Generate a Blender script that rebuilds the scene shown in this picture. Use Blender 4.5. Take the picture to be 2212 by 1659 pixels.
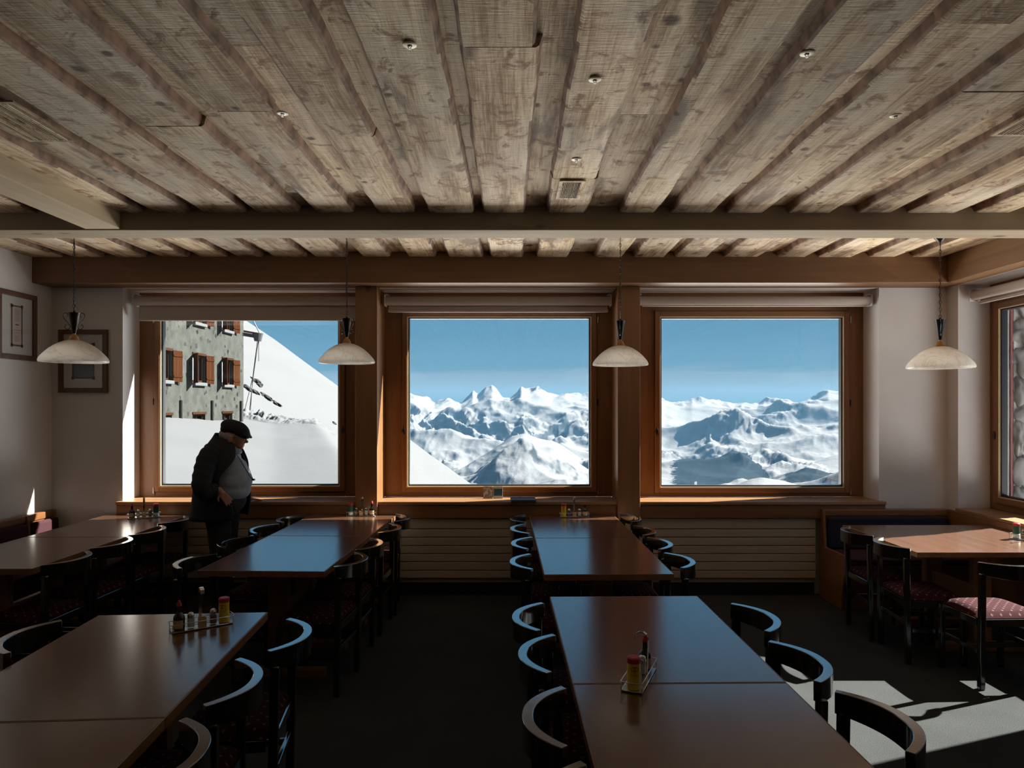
import bpy, math, random
import numpy as np
from mathutils import Vector, Matrix, Euler
for o in list(bpy.data.objects): bpy.data.objects.remove(o, do_unlink=True)
S = bpy.context.scene; COL = S.collection
R = math.radians
# ---------------------------------------------------------------- camera, sky, sun, exposure
F, VX, HY, CAMZ = 1475.0, 1106.0, 874.0, 1.75       # focal length in px, vanishing point, eye height
cd = bpy.data.cameras.new('camera'); cam = bpy.data.objects.new('camera', cd); COL.objects.link(cam)
cam.location = (0, 0, CAMZ); cam.rotation_euler = (R(90), 0, 0)
cd.sensor_width = 36; cd.lens = F/2212*36; cd.shift_x = (1106-VX)/2212; cd.shift_y = (HY-829.5)/2212
cd.clip_start = .05; cd.clip_end = 40000
S.camera = cam
vs = S.view_settings; vs.view_transform = 'Standard'; vs.look = 'None'; vs.gamma = 1; vs.use_curve_mapping = False
vs.exposure = 0.0
SUN_E, SKY_S = 32.0, 1.0
w = bpy.data.worlds.new('sky'); S.world = w; w.use_nodes = True
nt = w.node_tree; N = nt.nodes; Lk = nt.links; N.clear()
out = N.new('ShaderNodeOutputWorld'); bg = N.new('ShaderNodeBackground'); tc = N.new('ShaderNodeTexCoord')
sep = N.new('ShaderNodeSeparateXYZ'); Lk.new(tc.outputs['Generated'], sep.inputs[0])
rmp = N.new('ShaderNodeValToRGB'); Lk.new(sep.outputs[2], rmp.inputs[0])
cr = rmp.color_ramp
stops = [(0.0, (.11, .235, .32)), (.03, (.125, .275, .39)), (.07, (.145, .33, .475)), (.12, (.122, .31, .475)), (.3, (.10, .29, .48)), (1.0, (.05, .18, .40))]
cr.elements[0].position = stops[0][0]; cr.elements[0].color = (*stops[0][1], 1)
cr.elements[1].position = 1; cr.elements[1].color = (*stops[-1][1], 1)
for p, c in stops[1:-1]:
    e = cr.elements.new(p); e.color = (*c, 1)
mp = N.new('ShaderNodeMapping'); mp.inputs['Scale'].default_value = (2.0, 2.0, 26); Lk.new(tc.outputs['Generated'], mp.inputs[0])
nz = N.new('ShaderNodeTexNoise'); nz.inputs['Scale'].default_value = 1.7; nz.inputs['Detail'].default_value = 5; Lk.new(mp.outputs[0], nz.inputs[0])
off = N.new('ShaderNodeMath'); off.operation = 'MULTIPLY_ADD'; off.inputs[1].default_value = .035; Lk.new(nz.outputs[0], off.inputs[0]); Lk.new(sep.outputs[2], off.inputs[2])
band = N.new('ShaderNodeMapRange'); band.interpolation_type = 'SMOOTHSTEP'                 # veil of thin cloud low over the peaks
band.inputs[1].default_value = .062; band.inputs[2].default_value = .073; band.inputs[3].default_value = .62; band.inputs[4].default_value = 0; Lk.new(off.outputs[0], band.inputs[0])
low_ = N.new('ShaderNodeMapRange'); low_.inputs[1].default_value = .005; low_.inputs[2].default_value = .03; low_.inputs[3].default_value = .35; low_.inputs[4].default_value = 1; Lk.new(sep.outputs[2], low_.inputs[0])
mul = N.new('ShaderNodeMath'); mul.operation = 'MULTIPLY'; Lk.new(band.outputs[0], mul.inputs[0]); Lk.new(low_.outputs[0], mul.inputs[1])
mx = N.new('ShaderNodeMixRGB'); mx.inputs[2].default_value = (.30, .385, .47, 1); Lk.new(mul.outputs[0], mx.inputs[0]); Lk.new(rmp.outputs[0], mx.inputs[1])
Lk.new(mx.outputs[0], bg.inputs[0]); bg.inputs[1].default_value = SKY_S; Lk.new(bg.outputs[0], out.inputs[0])
SUNV = Vector((2.85, 1.0, 2.49)).normalized()
sl = bpy.data.lights.new('sun', 'SUN'); sl.energy = SUN_E; sl.angle = R(.53); sl.color = (1, .95, .86)
so = bpy.data.objects.new('sun', sl); COL.objects.link(so); so.rotation_euler = SUNV.to_track_quat('Z', 'Y').to_euler()

# added area lamps below the sills, standing in for snow bounce, brighten the ceiling
def fill_light(name, loc, size, L, rot):
    al = bpy.data.lights.new(name, 'AREA'); al.shape = 'RECTANGLE'; al.size, al.size_y = size; al.energy = L*math.pi*size[0]*size[1]; al.color = (1, .975, .94)
    ao = bpy.data.objects.new(name, al); COL.objects.link(ao); ao.location = loc; ao.rotation_euler = rot
fill_light('added_snow_fill', (.5, 12.6, -.22), (15, 7.0), 13.0, (R(180), 0, 0))
fill_light('added_snow_fill_side', (8.6, 4.2, -.3), (5.5, 7), 9.0, (R(180), 0, 0))
# ---------------------------------------------------------------- helpers
random.seed(7); RNG = np.random.default_rng(11)
def P(px, py, D): return Vector(((px-VX)/F*D, D, CAMZ+(HY-py)/F*D))
def PZ(px, py, z):                                   # point on the horizontal plane z
    D = (CAMZ-z)*F/(py-HY); return Vector(((px-VX)/F*D, D, z))
def tag(o, label=None, cat=None, group=None, kind=None):
    if label: o['label'] = label
    if cat: o['category'] = cat
    if group: o['group'] = group
    if kind: o['kind'] = kind
    return o
def empty(name, loc=(0, 0, 0), rz=0, label=None, cat=None, group=None, kind=None):
    o = bpy.data.objects.new(name, None); COL.objects.link(o); o.location = loc; o.rotation_euler = (0, 0, rz)
    o.empty_display_size = .05
    return tag(o, label, cat, group, kind)
def copy_tree(o, parent=None):
    c = o.copy(); COL.objects.link(c); c.parent = parent
    for ch in o.children: copy_tree(ch, c)
    return c
class MB:
    def __init__(s): s.v = []; s.f = []
    def add(s, vs_, fs):
        b = len(s.v); s.v += [tuple(v) for v in vs_]; s.f += [tuple(i+b for i in f) for f in fs]; return s
    def box(s, x0, x1, y0, y1, z0, z1):
        return s.add([(x0,y0,z0),(x1,y0,z0),(x1,y1,z0),(x0,y1,z0),(x0,y0,z1),(x1,y0,z1),(x1,y1,z1),(x0,y1,z1)],
                     [(0,3,2,1),(4,5,6,7),(0,1,5,4),(1,2,6,5),(2,3,7,6),(3,0,4,7)])
    def obox(s, c, size, rot=(0,0,0)):
        m = Euler(rot).to_matrix(); c = Vector(c); hx, hy, hz = [q/2 for q in size]
        vs_ = [m @ Vector(q) + c for q in [(-hx,-hy,-hz),(hx,-hy,-hz),(hx,hy,-hz),(-hx,hy,-hz),(-hx,-hy,hz),(hx,-hy,hz),(hx,hy,hz),(-hx,hy,hz)]]
        return s.add(vs_, [(0,3,2,1),(4,5,6,7),(0,1,5,4),(1,2,6,5),(2,3,7,6),(3,0,4,7)])
    def bar(s, p0, p1, w, h, up=(0,0,1)):              # rectangular bar from p0 to p1
        p0, p1 = Vector(p0), Vector(p1); d = (p1-p0).normalized(); u = Vector(up)
        if abs(d.dot(u)) > .95: u = Vector((0,1,0))
        a = d.cross(u).normalized(); b = a.cross(d).normalized()
        vs_ = [p + a*sx*w/2 + b*sy*h/2 for p in (p0, p1) for sx, sy in ((-1,-1),(1,-1),(1,1),(-1,1))]
        return s.add(vs_, [(0,3,2,1),(4,5,6,7),(0,1,5,4),(1,2,6,5),(2,3,7,6),(3,0,4,7)])
    def tube(s, pts, r, n=8, closed=False, caps=True):
        pts = [Vector(p) for p in pts]; m = len(pts); rs = r if hasattr(r, '__len__') else [r]*m
        prev = None; vs_ = []
        for i, p in enumerate(pts):
            if closed: d = (pts[(i+1) % m]-pts[i-1]).normalized()
            else: d = (pts[min(i+1, m-1)]-pts[max(i-1, 0)]).normalized()
            if prev is None:
                u = Vector((0,0,1)) if abs(d.z) < .9 else Vector((1,0,0))
            else: u = prev
            a = (u - d*u.dot(d)).normalized(); b = d.cross(a); prev = a
            vs_ += [p + (a*math.cos(2*math.pi*k/n)+b*math.sin(2*math.pi*k/n))*rs[i] for k in range(n)]
        fs = []
        for i in range(m if closed else m-1):
            j = (i+1) % m
            for k in range(n): fs.append((i*n+k, i*n+(k+1) % n, j*n+(k+1) % n, j*n+k))
        if caps and not closed: fs += [tuple(range(n-1, -1, -1)), tuple((m-1)*n+k for k in range(n))]
        return s.add(vs_, fs)
    def lathe(s, prof, n=24, c=(0,0,0), closed=False):
        vs_ = []; m = len(prof)
        for (r, z) in prof:
            vs_ += [(c[0]+r*math.cos(2*math.pi*k/n), c[1]+r*math.sin(2*math.pi*k/n), c[2]+z) for k in range(n)]
        fs = []
        for i in range(m if closed else m-1):
            j = (i+1) % m
            for k in range(n): fs.append((i*n+k, i*n+(k+1) % n, j*n+(k+1) % n, j*n+k))
        if not closed: fs += [tuple(range(n-1, -1, -1)), tuple((m-1)*n+k for k in range(n))]
        return s.add(vs_, fs)
    def prism(s, poly, a0, a1, axis='z'):              # extrude a 2-D polygon along an axis
        n = len(poly)
        def q(p, t): return {'z': (p[0],p[1],t), 'y': (p[0],t,p[1]), 'x': (t,p[0],p[1])}[axis]
        return s.add([q(p,a0) for p in poly]+[q(p,a1) for p in poly],
                     [tuple(range(n-1,-1,-1)), tuple(range(n,2*n))]+[(i,(i+1)%n,n+(i+1)%n,n+i) for i in range(n)])
    def frame(s, x0, x1, z0, z1, t, y0, y1):           # picture-frame ring in the xz plane
        tl, tr, tb, tt = t if hasattr(t, '__len__') else (t,)*4
        s.box(x0, x0+tl, y0, y1, z0, z1); s.box(x1-tr, x1, y0, y1, z0, z1)
        s.box(x0+tl, x1-tr, y0, y1, z0, z0+tb); s.box(x0+tl, x1-tr, y0, y1, z1-tt, z1); return s
    def mesh(s, name):
        me = bpy.data.meshes.new(name); me.from_pydata(s.v, [], s.f); me.update()
        import bmesh
        bm = bmesh.new(); bm.from_mesh(me); bmesh.ops.recalc_face_normals(bm, faces=bm.faces[:]); bm.to_mesh(me); bm.free()
        return me
    def build(s, name, mat, parent=None, bevel=0, smooth=False, seg=2, loc=None, rot=None):
        me = s.mesh(name); return put(name, me, mat, parent, bevel, smooth, seg, loc, rot)
def put(name, me, mat, parent=None, bevel=0, smooth=False, seg=2, loc=None, rot=None):
    o = bpy.data.objects.new(name, me); COL.objects.link(o)
    if mat:
        me.materials.clear(); me.materials.append(mat)
    if parent: o.parent = parent
    if loc is not None: o.location = loc
    if rot is not None: o.rotation_euler = rot
    if smooth:
        for p in me.polygons: p.use_smooth = True
        if smooth != True:
            try: me.set_sharp_from_angle(angle=smooth)
            except Exception: pass
    if bevel:
        b = o.modifiers.new('bevel', 'BEVEL'); b.width = bevel; b.segments = seg; b.limit_method = 'ANGLE'
    return o
def vnoise(x, y, seed=0):
    xi = np.floor(x).astype(np.int64); yi = np.floor(y).astype(np.int64); xf = x-xi; yf = y-yi
    def h(a, b):
        n = (a*374761393 + b*668265263 + seed*982451653) & 0xffffffff
        n = ((n ^ (n >> 13))*1274126177) & 0xffffffff
        return ((n ^ (n >> 16)) & 0xffff)/65535.0
    u = xf*xf*xf*(xf*(xf*6-15)+10); v = yf*yf*yf*(yf*(yf*6-15)+10)
    return (h(xi,yi)*(1-u)+h(xi+1,yi)*u)*(1-v)+(h(xi,yi+1)*(1-u)+h(xi+1,yi+1)*u)*v
def pnoise(x, y, seed=0):                                # gradient noise, about -0.7 .. 0.7
    xi = np.floor(x).astype(np.int64); yi = np.floor(y).astype(np.int64); xf = x-xi; yf = y-yi
    def g(a, b, dx, dy):
        n = (a*374761393 + b*668265263 + seed*982451653) & 0xffffffff
        n = ((n ^ (n >> 13))*1274126177) & 0xffffffff
        t = ((n ^ (n >> 16)) & 0xffff)/65536.0*2*math.pi; return np.cos(t)*dx+np.sin(t)*dy
    u = xf*xf*xf*(xf*(xf*6-15)+10); v = yf*yf*yf*(yf*(yf*6-15)+10)
    return (g(xi,yi,xf,yf)*(1-u)+g(xi+1,yi,xf-1,yf)*u)*(1-v)+(g(xi,yi+1,xf,yf-1)*(1-u)+g(xi+1,yi+1,xf-1,yf-1)*u)*v
def alpine(x, y, o=8, seed=0, gain=2.2, lac=2.03, H=.95):  # ridged multifractal
    w = 1.0; t = 0.0; f = 1.0
    for i in range(o):
        s = (1-np.abs(pnoise(x*f+i*13.7, y*f-i*7.9, seed+i))*1.55)**2*w
        t = t+s*f**-H; w = np.clip(s*gain, 0, 1); f *= lac
    return t
def fbm(x, y, o=5, seed=0, gain=.5, ridged=False):
    a = 1.0; t = 0; s = 0
    for i in range(o):
        n = vnoise(x*2**i+i*17.3, y*2**i-i*9.1, seed+i)
        if ridged: n = 1-abs(2*n-1)
        t = t+n*a; s += a; a *= gain
    return t/s
def sstep(a, b, x): t = np.clip((x-a)/(b-a), 0, 1); return t*t*(3-2*t)
def grid_mesh(name, X, Y, Z):
    n, m = X.shape
    me = bpy.data.meshes.new(name); me.vertices.add(n*m)
    me.vertices.foreach_set('co', np.stack([X,Y,Z], -1).reshape(-1).astype(np.float32))
    i = np.arange(n*m).reshape(n, m)
    q = np.stack([i[:-1,:-1], i[:-1,1:], i[1:,1:], i[1:,:-1]], -1).reshape(-1)
    nf = (n-1)*(m-1); me.loops.add(nf*4); me.polygons.add(nf)
    me.loops.foreach_set('vertex_index', q.astype(np.int32))
    me.polygons.foreach_set('loop_start', (np.arange(nf)*4).astype(np.int32))
    me.polygons.foreach_set('use_smooth', np.ones(nf, bool)); me.update(calc_edges=True); me.validate()
    return me

# ---------------------------------------------------------------- materials
class NT:
    def __init__(s, name):
        s.m = bpy.data.materials.new(name); s.m.use_nodes = True; s.t = s.m.node_tree; s.n = s.t.nodes
        s.b = s.n['Principled BSDF']; s.o = s.n['Material Output']
    def node(s, k, **kw):
        q = s.n.new(k)
        for a, b in kw.items():
            if a.startswith('i_'): q.inputs[int(a[2:])].default_value = b
            else: setattr(q, a, b)
        return q
    def link(s, a, b): s.t.links.new(a, b); return s
    def set(s, **kw):
        for k, v in kw.items():
            k = k.replace('_', ' ')
            s.b.inputs[k].default_value = (*v, 1) if isinstance(v, tuple) and len(v) == 3 else v
        return s
    def coords(s, scale=(1,1,1), kind='Object', rnd=True, rot=(0,0,0)):
        t = s.node('ShaderNodeTexCoord'); m = s.node('ShaderNodeMapping'); m.inputs['Scale'].default_value = scale; m.inputs['Rotation'].default_value = rot
        src = t.outputs[kind]
        if rnd:
            oi = s.node('ShaderNodeObjectInfo'); v = s.node('ShaderNodeVectorMath', operation='SCALE'); 
            cv = s.node('ShaderNodeCombineXYZ'); 
            for i in range(3): s.link(oi.outputs['Random'], cv.inputs[i])
            s.link(cv.outputs[0], v.inputs[0]); v.inputs['Scale'].default_value = 37.0
            ad = s.node('ShaderNodeVectorMath', operation='ADD'); s.link(src, ad.inputs[0]); s.link(v.outputs[0], ad.inputs[1]); src = ad.outputs[0]
        s.link(src, m.inputs[0]); return m.outputs[0]
    def noise(s, vec, scale=5, detail=4, rough=.5, dist=0):
        q = s.node('ShaderNodeTexNoise'); q.inputs['Scale'].default_value = scale; q.inputs['Detail'].default_value = detail
        q.inputs['Roughness'].default_value = rough; q.inputs['Distortion'].default_value = dist
        if vec is not None: s.link(vec, q.inputs['Vector'])
        return q.outputs[0]
    def ramp(s, fac, stops):
        q = s.node('ShaderNodeValToRGB'); e = q.color_ramp.elements
        e[0].position, e[0].color = stops[0][0], (*stops[0][1], 1); e[1].position, e[1].color = stops[-1][0], (*stops[-1][1], 1)
        for p, c in stops[1:-1]:
            z = e.new(p); z.color = (*c, 1)
        s.link(fac, q.inputs[0]); return q.outputs[0]
    def rng(s, fac, a, b, c=0., d=1., smooth=False):
        q = s.node('ShaderNodeMapRange'); 
        if smooth: q.interpolation_type = 'SMOOTHSTEP'
        for i, v in enumerate((a,b,c,d)): q.inputs[i+1].default_value = v
        s.link(fac, q.inputs[0]); return q.outputs[0]
    def mix(s, fac, a, b, blend='MIX'):
        q = s.node('ShaderNodeMixRGB', blend_type=blend)
        for sock, v in zip(q.inputs, (fac, a, b)):
            if hasattr(v, 'links'): s.link(v, sock)
            elif isinstance(v, tuple): sock.default_value = (*v, 1)
            else: sock.default_value = v
        return q.outputs[0]
    def math(s, op, a, b=0.):
        q = s.node('ShaderNodeMath', operation=op)
        for sock, v in zip(q.inputs, (a, b)):
            if hasattr(v, 'links'): s.link(v, sock)
            else: sock.default_value = v
        return q.outputs[0]
    def color(s, c): s.link(c, s.b.inputs['Base Color']); return s
    def bump(s, h, strength=.3, dist=.01):
        q = s.node('ShaderNodeBump'); q.inputs['Strength'].default_value = strength; q.inputs['Distance'].default_value = dist
        s.link(h, q.inputs['Height']); s.link(q.outputs[0], s.b.inputs['Normal']); return s
def plain(name, col, rough=.5, var=.12, scale=30, metal=0., spec=.5, bump=0., **kw):
    t = NT(name); t.set(Roughness=rough, Metallic=metal, Specular_IOR_Level=spec, **kw)
    n = t.noise(t.coords(), scale, 3)
    f = t.rng(n, .3, .7, 1-var, 1+var)
    t.color(t.mix(1., col, f, 'MULTIPLY'))
    if bump: t.bump(n, bump, .004)
    return t.m
def wood(name, light, dark, axis='x', fine=60, rough=.45, knots=0., knotcol=(.05,.025,.012), bump=.08, contrast=1., spec=.5, coat=0., lam=0.):
    """planed wood, grain along an axis of the object"""
    t = NT(name); t.set(Roughness=rough, Specular_IOR_Level=spec, Coat_Weight=coat, Coat_Roughness=.15)
    g = {'x': (.06,1,1), 'y': (1,.06,1), 'z': (1,1,.06)}[axis]
    v = t.coords(g)
    n1 = t.noise(v, fine, 5, .6, .4); n2 = t.noise(v, fine*.15, 3, .5, 1.2)
    n = t.math('ADD', t.math('MULTIPLY', n1, .45), t.math('MULTIPLY', n2, .55))
    c = t.ramp(n, [(.5-.16/contrast, dark), (.5+.16/contrast, light)])
    if lam:
        vv = t.coords({'x': (.25,1,1), 'y': (1,.25,1), 'z': (1,1,.25)}[axis], rnd=True)
        b = t.node('ShaderNodeTexVoronoi'); b.feature = 'F1'; b.inputs['Scale'].default_value = lam; t.link(vv, b.inputs['Vector'])
        sp = t.node('ShaderNodeSeparateColor'); t.link(b.outputs['Color'], sp.inputs[0])
        c = t.mix(1., c, t.rng(sp.outputs[0], 0, 1, .85, 1.1), 'MULTIPLY')
    if knots:
        k = t.node('ShaderNodeTexVoronoi'); k.feature = 'F1'; k.inputs['Scale'].default_value = knots
        t.link(t.coords({'x': (.45,1,1), 'y': (1,.45,1), 'z': (1,1,.45)}[axis]), k.inputs['Vector'])
        c = t.mix(t.rng(k.outputs['Distance'], .045, .11, .85, 0., True), c, knotcol)
    t.color(c); t.bump(n1, bump, .002)
    return t.m
def lacquer(t, rough, power, f0=.04, tint=(1,1,1)):
    """hard glossy varnish: a clear reflecting layer that grows towards grazing angles"""
    lw = t.node('ShaderNodeLayerWeight'); lw.inputs['Blend'].default_value = .5
    f = t.math('ADD', t.math('MULTIPLY', t.math('POWER', lw.outputs['Facing'], power), 1-f0), f0)
    g = t.node('ShaderNodeBsdfGlossy'); g.inputs['Roughness'].default_value = rough; g.inputs['Color'].default_value = (*tint, 1)
    nl = [l for l in t.t.links if l.to_socket == t.b.inputs['Normal']]
    if nl: t.link(nl[0].from_socket, g.inputs['Normal'])
    t.b.inputs['Specular IOR Level'].default_value = 0; t.b.inputs['Coat Weight'].default_value = 0
    mxs = t.node('ShaderNodeMixShader'); t.link(f, mxs.inputs[0]); t.link(t.b.outputs[0], mxs.inputs[1]); t.link(g.outputs[0], mxs.inputs[2]); t.link(mxs.outputs[0], t.o.inputs[0])
    return t.m
def old_plank():
    t = NT('weathered_plank'); t.set(Roughness=.8, Specular_IOR_Level=.25)
    v = t.coords((1,.05,1)); v2 = t.coords((1,.3,1)); v3 = t.coords((.25,2.2,1)); v0 = t.coords((1,.5,1))
    g = t.noise(v, 80, 5, .65, .3); g2 = t.noise(v, 10, 4, .55, 1.5); pt = t.noise(v2, 5, 4, .55)
    saw = t.noise(v3, 50, 2, .5)
    oi = t.node('ShaderNodeObjectInfo')
    n = t.math('ADD', t.math('MULTIPLY', g, .3), t.math('ADD', t.math('MULTIPLY', g2, .35), t.math('MULTIPLY', pt, .35)))
    c = t.ramp(n, [(.34, (.20,.11,.055)), (.43, (.42,.28,.16)), (.51, (.69,.52,.34)), (.63, (.88,.73,.54))])
    grey = t.rng(t.noise(v0, 2.6, 4, .6), .50, .64, 0, .5, True)
    c = t.mix(grey, c, (.65,.57,.465))
    stain = t.rng(t.noise(t.coords((1.7,1.5,1)), 5.0, 6, .68, .8), .525, .65, 0, .85, True)
    c = t.mix(stain, c, (.27,.14,.065))
    dark = t.rng(t.noise(t.coords((1.2,.35,1)), 3.0, 5, .6, .4), .56, .69, 0, .8, True)
    c = t.mix(dark, c, (.17,.115,.08))
    for sc, r0, r1, lo, hi, st in ((3.6, .05, .14, .35, .55, .9), (7.5, .06, .17, .5, .7, .85)):
        kv = t.node('ShaderNodeTexVoronoi'); kv.inputs['Scale'].default_value = sc; t.link(t.coords((.8,.75,.15)), kv.inputs['Vector'])
        dd = t.math('ADD', kv.outputs['Distance'], t.math('MULTIPLY', t.math('SUBTRACT', t.noise(v0, 22, 3), .5), .12))
        ring = t.rng(dd, r0, r1, 1, 0, True)
        sel = t.node('ShaderNodeSeparateColor'); t.link(kv.outputs['Color'], sel.inputs[0])
        c = t.mix(t.math('MULTIPLY', ring, t.rng(sel.outputs[0], lo, hi, 0, st)), c, (.075,.034,.014))
    c = t.mix(.8, c, t.rng(saw, .3, .7, .85, 1.12), 'MULTIPLY')
    c = t.mix(1., c, t.rng(oi.outputs['Random'], 0, 1, .70, 1.22), 'MULTIPLY')
    t.color(c)
    t.bump(t.math('ADD', t.math('MULTIPLY', g, .5), t.math('ADD', t.math('MULTIPLY', saw, .3), t.math('MULTIPLY', pt, .6))), .6, .014)
    return t.m
MT = {}
MT['plank'] = old_plank()
MT['wane'] = plain('bark_edge', (.28,.17,.11), .85, .5, 14, bump=.6)
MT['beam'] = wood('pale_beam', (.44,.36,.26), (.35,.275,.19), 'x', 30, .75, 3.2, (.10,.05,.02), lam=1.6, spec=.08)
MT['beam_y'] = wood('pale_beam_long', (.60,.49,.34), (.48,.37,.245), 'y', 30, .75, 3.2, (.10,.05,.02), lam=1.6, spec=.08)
MT['wbeam'] = wood('spruce_beam', (.20,.095,.036), (.14,.06,.02), 'x', 30, .5, 3.0, (.07,.03,.012), lam=1.6)
MT['wbeam_y'] = wood('spruce_beam_long', (.30,.155,.062), (.21,.10,.035), 'y', 30, .5, 3.0, (.07,.03,.012), lam=1.6)
MT['post'] = wood('spruce_post', (.30,.145,.055), (.21,.09,.032), 'z', 30, .5, 3.0, (.07,.03,.012))
MT['frame'] = wood('window_wood', (.25,.105,.035), (.17,.065,.021), 'z', 45, .38)
MT['frame_x'] = wood('window_wood_rail', (.25,.105,.035), (.17,.065,.021), 'x', 45, .38)
MT['bead'] = wood('pale_bead', (.62,.47,.30), (.5,.35,.2), 'x', 45, .45)
MT['sill'] = wood('sill_wood', (.34,.19,.095), (.25,.13,.06), 'x', 40, .35)
MT['bench'] = wood('bench_wood', (.27,.12,.045), (.18,.072,.026), 'x', 40, .35)
MT['slat'] = wood('radiator_slat', (.50,.40,.30), (.42,.32,.235), 'x', 30, .5)
def tablewood():
    t = NT('table_veneer'); t.set(Roughness=.26, IOR=1.9)
    v = t.coords((1,.03,1)); n = t.noise(v, 130, 4, .6); n2 = t.noise(v, 14, 3, .5, .6)
    t.color(t.ramp(t.math('ADD', t.math('MULTIPLY', n, .5), t.math('MULTIPLY', n2, .5)), [(.34,(.085,.031,.013)),(.62,(.155,.062,.027))]))
    t.bump(n, .10, .001); return lacquer(t, .19, 2.9, .025)
MT['table'] = tablewood()
MT['edge'] = wood('table_edge', (.30,.155,.07), (.20,.09,.036), 'y', 40, .35)
def chairpaint():
    t = NT('dark_chair_paint'); t.set(Roughness=.6)
    n = t.noise(t.coords((1,1,.3)), 40, 4, .6); t.color(t.ramp(n, [(.35,(.011,.012,.009)),(.65,(.019,.019,.013))])); t.bump(t.noise(t.coords(), 120, 2), .04, .002)
    return lacquer(t, .13, 1.7, .03)
MT['chair'] = chairpaint()
def fabric(name, base, dot, k=26):
    t = NT(name); t.set(Roughness=.95, Specular_IOR_Level=.1, Sheen_Weight=.0)
    v = t.coords((1,1,1), rnd=False, rot=(0,0,R(45)))
    ch = t.node('ShaderNodeTexVoronoi'); ch.voronoi_dimensions = '2D'; ch.distance = 'CHEBYCHEV'; ch.inputs['Randomness'].default_value = 0; ch.inputs['Scale'].default_value = k; t.link(v, ch.inputs['Vector'])
    m = t.rng(ch.outputs['Distance'], .11, .15, 1, 0)
    n = t.noise(None, 400, 2)
    t.color(t.mix(1., t.mix(m, base, dot), t.rng(n, .3, .7, .75, 1.25), 'MULTIPLY')); t.bump(n, .2, .002); return t.m
MT['seat'] = fabric('patterned_seat', (.034,.0065,.009), (.13,.085,.08), 24)
MT['pink'] = fabric('mauve_upholstery', (.062,.026,.031), (.072,.031,.036), 60)
MT['navy'] = fabric('navy_upholstery', (.03,.03,.045), (.04,.038,.05), 60)
def plaster():
    t = NT('white_plaster'); t.set(Roughness=.9, Specular_IOR_Level=.15)
    n = t.noise(t.coords(rnd=False), 60, 5, .6); n2 = t.noise(t.coords(rnd=False), 2, 3)
    t.color(t.mix(1., (.63,.585,.56), t.rng(n2, .3, .7, .95, 1.04), 'MULTIPLY')); t.bump(n, .25, .004); return t.m
MT['plaster'] = plaster()
def carpet():
    t = NT('grey_carpet'); t.set(Roughness=1., Specular_IOR_Level=.02)
    n = t.noise(t.coords(rnd=False), 260, 3, .7); n2 = t.noise(t.coords(rnd=False), 3, 3)
    t.color(t.mix(1., t.ramp(n, [(.35,(.020,.021,.0215)),(.65,(.070,.074,.0745))]), t.rng(n2,.3,.7,.9,1.1), 'MULTIPLY')); t.bump(n, .5, .006); return t.m
MT['carpet'] = carpet()
def glassm(name, tint=(.97,.985,.985), gl=1.):
    t = NT(name); tr = t.node('ShaderNodeBsdfTransparent'); tr.inputs[0].default_value = (*tint, 1)
    g = t.node('ShaderNodeBsdfGlossy'); g.inputs['Roughness'].default_value = 0.
    fr = t.node('ShaderNodeFresnel'); ge = t.node('ShaderNodeNewGeometry'); t.link(t.rng(ge.outputs['Backfacing'], 0, 1, 1.45, 1/1.45), fr.inputs['IOR'])   # same reflectance at both faces
    mxs = t.node('ShaderNodeMixShader'); t.link(t.math('MULTIPLY', fr.outputs[0], gl), mxs.inputs[0])
    t.link(tr.outputs[0], mxs.inputs[1]); t.link(g.outputs[0], mxs.inputs[2]); t.link(mxs.outputs[0], t.o.inputs[0]); return t.m
MT['pane'] = glassm('window_glass')
MT['fglass'] = glassm('picture_glass', (.95,.95,.95))
MT['gasket'] = plain('black_gasket', (.012,.012,.013), .5)
MT['slot_shade'] = plain('slot_shade_black', (.006,.006,.006), 1., spec=0.)
MT['black'] = plain('black_metal', (.016,.015,.014), .35, spec=.6)
MT['iron'] = plain('dark_iron', (.03,.028,.026), .32, metal=.7, var=.3)
MT['chrome'] = plain('chrome', (.72,.72,.72), .12, metal=1., var=.05)
MT['steel'] = plain('brushed_steel', (.55,.54,.52), .28, metal=1., var=.1)
MT['brass'] = plain('pale_brass', (.62,.54,.38), .45, metal=.15, var=.1)
MT['amber'] = plain('amber_wood_cap', (.42,.19,.06), .35)
def shade():
    t = NT('milk_glass'); t.set(Roughness=.25)
    v = t.coords(); n = t.noise(v, 4, 4, .6, 2.2)
    ve = t.math('ABSOLUTE', t.math('SUBTRACT', n, .5)); vein = t.rng(ve, 0, .035, .32, 0, True)
    c = t.mix(vein, (.92,.88,.82), (.55,.47,.39)); t.color(c)
    trn = t.node('ShaderNodeBsdfTranslucent'); t.link(c, trn.inputs[0]); mxs = t.node('ShaderNodeMixShader'); mxs.inputs[0].default_value = .58
    t.link(t.b.outputs[0], mxs.inputs[1]); t.link(trn.outputs[0], mxs.inputs[2]); t.link(mxs.outputs[0], t.o.inputs[0]); return t.m
MT['shade'] = shade()
def blind():
    t = NT('blind_fabric'); t.set(Roughness=.9, Specular_IOR_Level=.1); t.b.inputs['Base Color'].default_value = (.5,.42,.37,1)
    n = t.noise(t.coords((1,1,1)), 300, 2); c = t.mix(1., (.52,.44,.39), t.rng(n,.3,.7,.93,1.07), 'MULTIPLY'); t.color(c)
    return t.m
MT['blind'] = blind()
MT['white_metal'] = plain('white_lacquer', (.62,.60,.58), .4)
MT['picframe'] = wood('picture_frame_wood', (.13,.055,.03), (.08,.03,.016), 'z', 50, .4)
MT['mat'] = plain('picture_mount', (.62,.58,.55), .9, .04)
MT['paper'] = plain('old_paper', (.60,.47,.42), .9, .06)
MT['paper_blue'] = plain('grey_blue_print', (.16,.19,.22), .9, .2, 90)
MT['ink'] = plain('brown_ink', (.17,.11,.09), .9)
MT['red'] = plain('red_plastic', (.50,.03,.045), .35)
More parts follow.
